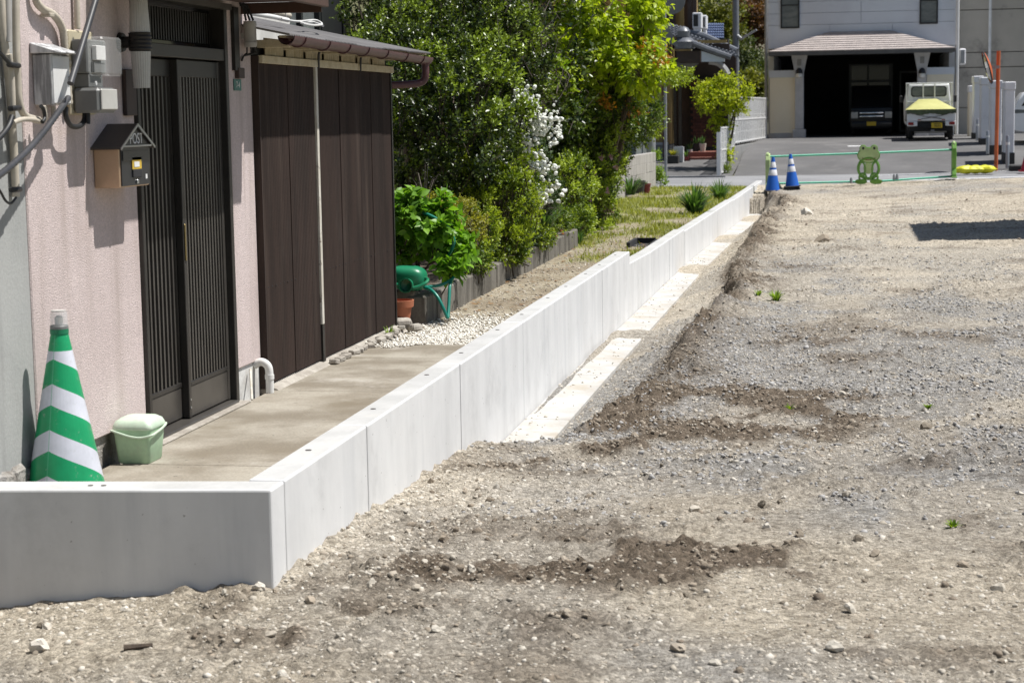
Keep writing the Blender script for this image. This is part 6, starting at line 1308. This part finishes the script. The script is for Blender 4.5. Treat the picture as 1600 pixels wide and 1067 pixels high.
# ================================================================== OCHRE HOUSE (left of the fence)
OH = thing('ochre_house', (-6.5, 60, .15), 'old ochre house with grey tiled roofs and brick porch', 'house')
def X_(u, y): return float(ony(u, 150, y)[0])
def Z_(v, y): return float(ony(1090, v, y)[2])
y1 = 57.5
B('wall', 'ochre', (-13, y1, Z_(225, y1)), (X_(1045, y1), 66, Z_(60, y1)), OH); B('base_wall', 'greywall', (-13, y1-.04, -.25), (X_(1045, y1), 66, Z_(226, y1)), OH); B('sill_band', 'column', (-13, y1-.07, Z_(226, y1)-.0), (X_(1045, y1)-.02, y1-.041, Z_(222, y1)), OH)
solo(MB().tube([(X_(1038, y1), y1-.08, .15), (X_(1038, y1), y1-.08, Z_(95, y1))], .05, 8).build('rain_pipe', 'maroon', smooth=True), 'dark red rain pipe on the ochre wall', 'pipe')
B('upper_wall', 'ochre', (-13, 59.5, Z_(60, y1)), (X_(1066, 59.5), 66, 9), OH); B('shutter', 'brownwood', (X_(1020, 59.4), 59.42, 4.2), (X_(1056, 59.4), 59.5, 6.2), OH)
for u in (1063, 1075, 1083): B('post', 'ochre' if u == 1063 else 'brownwood', (X_(u, 59.2), 59.2, 3.6), (X_(u, 59.2)+.12, 59.3, 6.5), OH)
B('balcony_wall', 'brownwood', (X_(1058, 60), 60.0, 3.5), (X_(1084, 60), 60.1, 6.5), OH)
B('porch_back', 'brownwood', (X_(1045, 59), 59.6, .2), (X_(1150, 59.6), 59.8, 3.4), OH)
# brick porch wall, bricks one by one where seen
bw = B('porch_wall', 'interior', (X_(1078, 59.5), 59.42, .3), (X_(1115, 59.5), 59.58, 2.6), OH)
for r in range(22):
    for k in range(5):
        xa = X_(1079, 59.4)+.155*k+(.07 if r % 2 else 0); B('brick', 'brick', (xa, 59.40, .42+.095*r), (xa+.145, 59.419, .505+.095*r), bw)
for u, m in ((1052, 'bronze_light'), (1060, 'bronze_light')): B('porch_post', m, (X_(u, 58.6), 58.6, .15), (X_(u, 58.6)+.09, 58.7, 3.0), OH)
MB().add([(X_(1057, 58), 58.0, Z_(97, 58)), (X_(1094, 58), 58.0, Z_(97, 58)), (X_(1070, 58), 58.0, Z_(124, 58)), (X_(1057, 58), 58.0, Z_(128, 58)), (X_(1057, 58), 58.1, Z_(97, 58)), (X_(1094, 58), 58.1, Z_(97, 58)), (X_(1070, 58), 58.1, Z_(124, 58)), (X_(1057, 58), 58.1, Z_(128, 58))], [(0, 1, 2, 3), (7, 6, 5, 4), (0, 4, 5, 1), (1, 5, 6, 2), (2, 6, 7, 3), (3, 7, 4, 0)]).build('porch_panel', 'greywall', OH)
MB().tube(smooth([(X_(1108, 58.4), 58.4, Z_(97, 58.4)), (X_(1122, 58.4), 58.4, Z_(100, 58.4)), (X_(1132, 58.4), 58.4, Z_(108, 58.4)), (X_(1138, 58.4), 58.4, Z_(118, 58.4))], 4), .10, 6).build('arch_trim', 'column', OH, smooth=True)
for z_, yy_ in ((.02, 56.6), (.17, 57.0)): B('step', 'steptile', (X_(1074, yy_), yy_, z_), (X_(1124, yy_), yy_+1.2, z_+.15), OH, bevel=.01)
def tiled(name, pts, ncol, nrow, par, m='rooftile', amp=.05):
    """pts: eave-left, eave-right, ridge-right, ridge-left; each tile row its own piece"""
    e0, e1, r1, r0 = [np.array(p, float) for p in pts]
    for r in range(nrow):
        vs = []; nn = ncol*4
        for t in (r/nrow, (r+1.12)/nrow):
            a, b = e0+(r0-e0)*t, e1+(r1-e1)*t
            for k in range(nn+1): q = a+(b-a)*k/nn; vs.append((q[0], q[1], q[2]+amp*abs(math.sin(math.pi*k/4))+(.045 if t == r/nrow else .0)))
        vs += [(x, y, z-.05) for x, y, z in vs]
        o1 = 2*(nn+1); fs = [(k, k+1, nn+2+k, nn+1+k) for k in range(nn)]+[(k, o1+k, o1+k+1, k+1) for k in range(nn)]
        MB().add(vs, fs).build(name, m, par)
yr = 56.9
P1, P2 = ony(1015, 34, 59.0), ony(1148, 83, 57.0)
tiled('tile_row', [ony(1060, 66, 56.6), ony(1155, 92, 56.6), ony(1142, 74, 58.6), ony(1045, 40, 58.6)], 16, 5, OH)
tiled('tile_row', [ony(1010, 48, 56.4), ony(1066, 62, 56.4), ony(1066, 44, 58.5), ony(1010, 30, 58.5)], 10, 5, OH)
B('roof_fill', 'interior', (X_(1012, 58.7), 58.7, Z_(75, 58.7)), (X_(1138, 58.7), 59.3, Z_(62, 58.7)), OH)
MB().tube([ony(1020, 34, 58.4), ony(1066, 48, 58.4), ony(1100, 56, 58.2), ony(1152, 80, 57.6)], .09, 8).build('ridge', 'rooftile', OH, smooth=True)
MB().tube([ony(1083, 68, 56.2), ony(1108, 78, 56.2), ony(1142, 90, 56.2)], .085, 8).build('ridge', 'rooftile', OH, smooth=True)
MB().lathe([(0, -.16), (.18, -.12), (.2, .05), (.12, .16), (0, .2)], tuple(ony(1068, 52, 56.4)), 14).build('ridge_end', 'rooftile', OH, smooth=True)
MB().lathe([(0, -.2), (.3, -.2), (.32, .0), (.2, .12), (0, .14)], tuple(ony(1070, 66, 56.4)), 14).build('ridge_end', 'rooftile', OH, smooth=True)
fz = [ony(1096, 80, 56.3), ony(1132, 92, 56.3), ony(1132, 97, 56.3), ony(1096, 97, 56.3)]
MB().add([tuple(p) for p in fz]+[(p[0], p[1]+.08, p[2]) for p in fz], [(0, 1, 2, 3), (7, 6, 5, 4), (0, 4, 5, 1), (1, 5, 6, 2), (2, 6, 7, 3), (3, 7, 4, 0)]).build('gable_board', 'siding', OH)
B('eave_beam', 'brownwood', (X_(1058, 56.5), 56.42, Z_(97, 56.5)), (X_(1095, 56.5), 57.9, Z_(80, 56.5)), OH)
B('eave_beam', 'ochre', (X_(1082, 57.2), 57.2, Z_(68, 57)), (X_(1136, 57.2), 57.3, Z_(63, 57)), OH); B('eave_board', 'brownwood', (X_(1082, 57.3), 57.31, Z_(86, 57)), (X_(1140, 57.3), 57.4, Z_(69, 57)), OH)
for k, (u0, u1, v0, v1) in enumerate(((1082, 1096, 20, 45), (1097, 1104, 24, 46))):
    a, b = ony(u0, v1, 58.2+.5*k), ony(u1, v0, 58.2+.5*k); t = thing('air_conditioner', (a[0], a[1], a[2]), ['front white air conditioner unit on the tiled roof', 'rear white air conditioner unit on the tiled roof'][k], 'air conditioner', 'air conditioners on the roof')
    B('case', 'pillar', (a[0], a[1], a[2]), (b[0], a[1]+.5, b[2]), t, bevel=.02); B('grille', 'winframe', (a[0]+.03, a[1]-.012, a[2]+.06), (a[0]+(b[0]-a[0])*.62, a[1]-.002, b[2]-.06), t); B('stand', 'pillar', (a[0]+.02, a[1]+.05, a[2]-.14), (b[0]-.02, a[1]+.4, a[2]-.003), t)
BR = thing('far_roof', ony(1118, 60, 72), 'far house with blue tiled roof behind the air conditioners', 'house')
tiled('tile_row', [ony(1100, 62, 71), ony(1131, 62, 71), ony(1131, 38, 75), ony(1104, 38, 75)], 8, 6, BR, 'bluetile', .03); B('wall', 'greywall', (X_(1098, 72.5), 72.5, -.2), (X_(1129, 72.5), 76, Z_(66, 72.5)), BR)
# porch plants and pots
for k, (u, v, y, m, r_, h_) in enumerate(((1098, 222, 57.3, 'whitewood', .11, .24), (1087, 222, 57.4, 'potdark', .12, .24), (1077, 224, 57.2, 'column', .10, .22), (1072, 235, 56.3, 'potred', .10, .2))):
    c = ony(u, v, y); t = thing('flower_pot', (c[0], y, .0 if k == 3 else (.32 if k < 2 else .17)), ['white flower pot on the porch step', 'dark flower pot on the porch step', 'grey flower pot at the porch corner', 'red flower pot below the porch steps'][k], 'pot', 'porch pots'); add0(MB().lathe([(0, 0), (r_*.7, 0), (r_, h_), (r_*.85, h_), (0, h_*.8)], n=14), 'body', m, t, smooth=True); blades('plant', (c[0], y, t.location.z+h_*.8), 22, .34, .2, t, 80+k, wid=.02)
c = ony(1058, 246, 55.6); pl_ = thing('planter', (c[0]-.12, 55.6, .02), 'dark planter with dry grass by the ochre wall', 'planter'); B('box', 'potdark', (c[0]-.30, 55.5, .02), (c[0]+.05, 55.8, .26), pl_, bevel=.02); blades('plant', (c[0]-.12, 55.65, .24), 60, .25, .25, pl_, 90, L['gold'], wid=.012)
c = ony(1058, 248, 55.9); solo(B('utility_box', 'pillar', (c[0]-.10, 55.9, .02), (c[0]+.18, 56.2, .50), bevel=.015), 'pale grey utility box beside the planter', 'box')
# block wall of the yard, with ivy
BW = thing('block_wall', (-4.45, 39, -.1), 'grey concrete block wall closing the yard at left', 'wall')
yb_ = np.linspace(33.0, 44.1, 17)
for k in range(16):
    for r in range(4):
        zb0 = float(np.interp(yb_[k], [33, 44], [-.16, -.24]))+.21*r; B('block', 'block_wall', (-4.50, yb_[k]+.003, zb0), (-4.36+random.uniform(-.003, .003), yb_[k+1]-.003, zb0+.207), BW, bevel=.004)
Iv = thing('ivy', (-4.3, 44.3, -.2), 'bright green ivy on the end of the block wall', 'ivy'); crown('foliage', [((-4.36, 44.28, .25), (.12, .16, .42), 1), ((-4.3, 44.3, -.05), (.15, .15, .18), .6)], 260, 6, .06, L['weed'], Iv, 95, shell=.9, tbase=(.2, .7))
for k, (u, w_, m, y) in enumerate(((998, 5.5, 'pillar', 46.3), (1009, 5.5, 'pillar', 46.35), (1016, 6, 'steelgrey', 46.4))):
    a = ony(u, 262, y); b = ony(u, 118 if k < 2 else 140, y)
    if k < 2: o = B('gate_post', m, (a[0]-.07, y, -.3), (a[0]+.07, y+.08, b[2]), bevel=.01)
    else: o = MB().tube([(a[0]+.02, y, -.3), (a[0]+.02, y, b[2])], [.13, .10], 14).build('gate_post', m, smooth=True)
    solo(o, ['left flat white post behind the block wall', 'right flat white post behind the block wall', 'round grey post with cover behind the block wall'][k], 'post')
# road sign seen from behind
sg = ony(1042, 60, 48); SG = thing('road_sign', (sg[0], 48, -.25), 'grey back of a triangular road sign on a pole', 'road sign')
MB().tube([(sg[0]-.05, 48, -.25), (sg[0]-.05, 48, 5.0)], .038, 10).build('pole', 'steelgrey', SG, smooth=True)
tri = [ony(1040, 30, 47.94), ony(1059, 74, 47.94), ony(1031, 62, 47.94)]
MB().add([tuple(p) for p in tri]+[(p[0], p[1]-.015, p[2]) for p in tri], [(0, 1, 2), (5, 4, 3), (0, 3, 4, 1), (1, 4, 5, 2), (2, 5, 3, 0)]).build('plate', 'polegrey', SG)
MB().prism(ell(float(ony(1050, 2, 47.94)[0]), float(ony(1050, 2, 47.94)[2]), .33, .33), 47.93, 47.945, 'Y').build('plate', 'polegrey', SG)
# utility pole with lamp arm
up_ = ony(1150, 200, 60); UP = thing('utility_pole', (up_[0], 60, 0), 'dark utility pole with a slanted lamp arm', 'utility pole'); MB().tube([(up_[0], 60, .1), (up_[0], 60, 11)], [.11, .085], 16).build('pole', 'polegrey', UP, smooth=True)
MB().tube([ony(1157, 62, 59.9), ony(1182, 47, 59.7)], .035, 8).build('lamp_arm', 'galv', UP, smooth=True); MB().tube([ony(1152, 56, 59.95), ony(1159, 62, 59.9)], .05, 8).build('arm_clamp', 'steelgrey', UP, smooth=True)
# white mesh fence stepping down on low wall
FN = thing('mesh_fence', (-3.25, 58, .2), 'white mesh fence on a low grey wall beside the driveway', 'fence')
fx = -3.05
for (ya, yb, z0_, z1_) in ((52.0, 53.9, -.2, 1.10), (53.95, 55.4, .15, 1.55), (55.45, 65.5, .55, 1.95)):
    k = 0
    for y in np.arange(ya, yb, .62):
        B('post', 'whitepaint', (fx-.012, y, z0_), (fx+.012, y+.06, z1_), FN)
    for z in (z0_+.04, (z0_+z1_)/2, z1_-.05): B('rail', 'whitepaint', (fx-.015, ya, z), (fx+.015, yb, z+.035), FN)
    n_ = 0
    for y in np.arange(ya+.07, yb, .105):
        B('wire', 'whitepaint', (fx-.0015, y, z0_+.05), (fx+.0015, y+.055, z1_-.04), FN)
    for z in np.arange(z0_+.35, z1_-.1, .5): B('wire', 'whitepaint', (fx+.0020, ya, z), (fx+.005, yb, z+.012), FN)
B('low_wall', 'greywall', (fx-.1, 54.6, -.2), (fx+.07, 66, .50), FN); B('low_wall', 'greywall', (fx-.1, 53.2, -.3), (fx+.07, 54.599, .12), FN)
FN.rotation_euler = (0, 0, -.052)
solo(B('white_post', 'whitepaint', (fx-.42, 51.9, -.25), (fx-.32, 52.0, .95)), 'lone white post at the near end of the mesh fence', 'post')
# maple by the porch
MPL = thing('maple', (X_(1128, 54.2), 54.2, -.1), 'bright yellow green maple over the white fence', 'tree')
bl = [blob(1118, 165, 54.2, 34, 9, .7, 1), blob(1135, 150, 54.0, 40, 9, .6, 1.3), blob(1108, 140, 54.4, 28, 8, .5, .9), blob(1128, 126, 54.2, 26, 8, .5, .8), blob(1150, 168, 54.0, 24, 8, .4, .6), blob(1112, 182, 54.1, 22, 8, .4, .6), blob(1132, 205, 54.0, 12, 34, .3, .8), blob(1132, 245, 53.6, 10, 18, .3, .5), blob(1160, 140, 54, 20, 6, .4, .4)]
o, q = crown('crown', bl, 1500, 7, .085, L['maple'], MPL, 101, up=-.05, droop=.15, tipb=.5, tbase=(.05, .75), shell=.75, lump=.5); twigs('branches', q[5], q[6], q[7], MPL, R1, 200); trunk('trunk', (MPL.location.x, 54.3, -.15), [b[0] for b in bl], .05, MPL, R1)
sb = plant('round_shrub', 53.4, 1133, 262, 'small round green shrub at the fence foot', 'shrub', -.2); crown('foliage', [blob(1134, 266, 52.6, 9, 8, .16, 1), blob(1132, 245, 53.4, 12, 18, .2, 1)], 220, 6, .05, L['box'], sb, 103, shell=.9)
# hillside trees
hill = npmesh('hillside', [(-60, 95, -1.5), (40, 95, -1.5), (40, 170, 30), (-60, 170, 30)], [[0, 1, 2, 3]], 'farland'); tag(hill, 'wooded hillside far behind the houses', 'hill', kind='structure')
spec = [(1165, 110, 84, 40, 60, 'far', 'dark green tree between the pole and the grey house'), (1125, 40, 88, 34, 45, 'fargold', 'yellow green tree above the blue roof'), (1180, 30, 90, 30, 36, 'farred', 'reddish tree beside the grey house'), (1160, 25, 98, 40, 40, 'far', 'dark tree behind the utility pole top'), (1095, 20, 96, 30, 50, 'far', 'dark tree left of the yellow green one'), (1185, 150, 80, 14, 45, 'far', 'dark tree at the grey house corner'), (1172, 140, 78, 24, 20, 'fargold', 'yellow green bush above the white fence'), (1110, 75, 100, 60, 60, 'far', 'wide dark tree low behind the far roof'), (1150, -40, 110, 90, 60, 'far', 'tall dark tree crown at the top of the gap')]
for k, (u, v, y, ru, rv, m, lab) in enumerate(spec):
    c = ony(u, v, y); t = thing('hill_tree', (c[0], y, -1.0), lab, 'tree', 'trees behind the houses')
    o, q = crown('crown', [blob(u, v, y, ru, rv, 1.4, 1), blob(u+ru*.4, v+rv*.4, y, ru*.6, rv*.6, 1.2, .6)], 900, 6, .19, L[m], t, 110+k, shell=.8, lump=.5, tbase=(0, .6)); trunk('trunk', (c[0], y, -1.2), [c, q[5][0]], .14, t, R1)
# added flat roof on posts, out of view, there to cast a shadow on the dirt
NB = thing('shade_caster', (5.0, 27.5, -.1), 'unseen flat roof on steel posts added right of the lot to shade the dirt', 'shade_caster')
B('roof', 'roofsheet', (3.40, 25.65, 4.95), (6.9, 29.4, 5.04), NB); B('fascia', 'galv', (3.36, 25.6, 4.88), (3.395, 29.45, 5.06), NB)
for x in (3.6, 6.6):
    for y in (25.9, 29.1): MB().tube([(x, y, -.3), (x, y, 4.948)], .05, 10).build('post', 'galv', NB, smooth=True)
for y in (25.9, 29.1): B('beam', 'galv', (3.5, y-.04, 4.80), (6.8, y+.04, 4.948), NB)
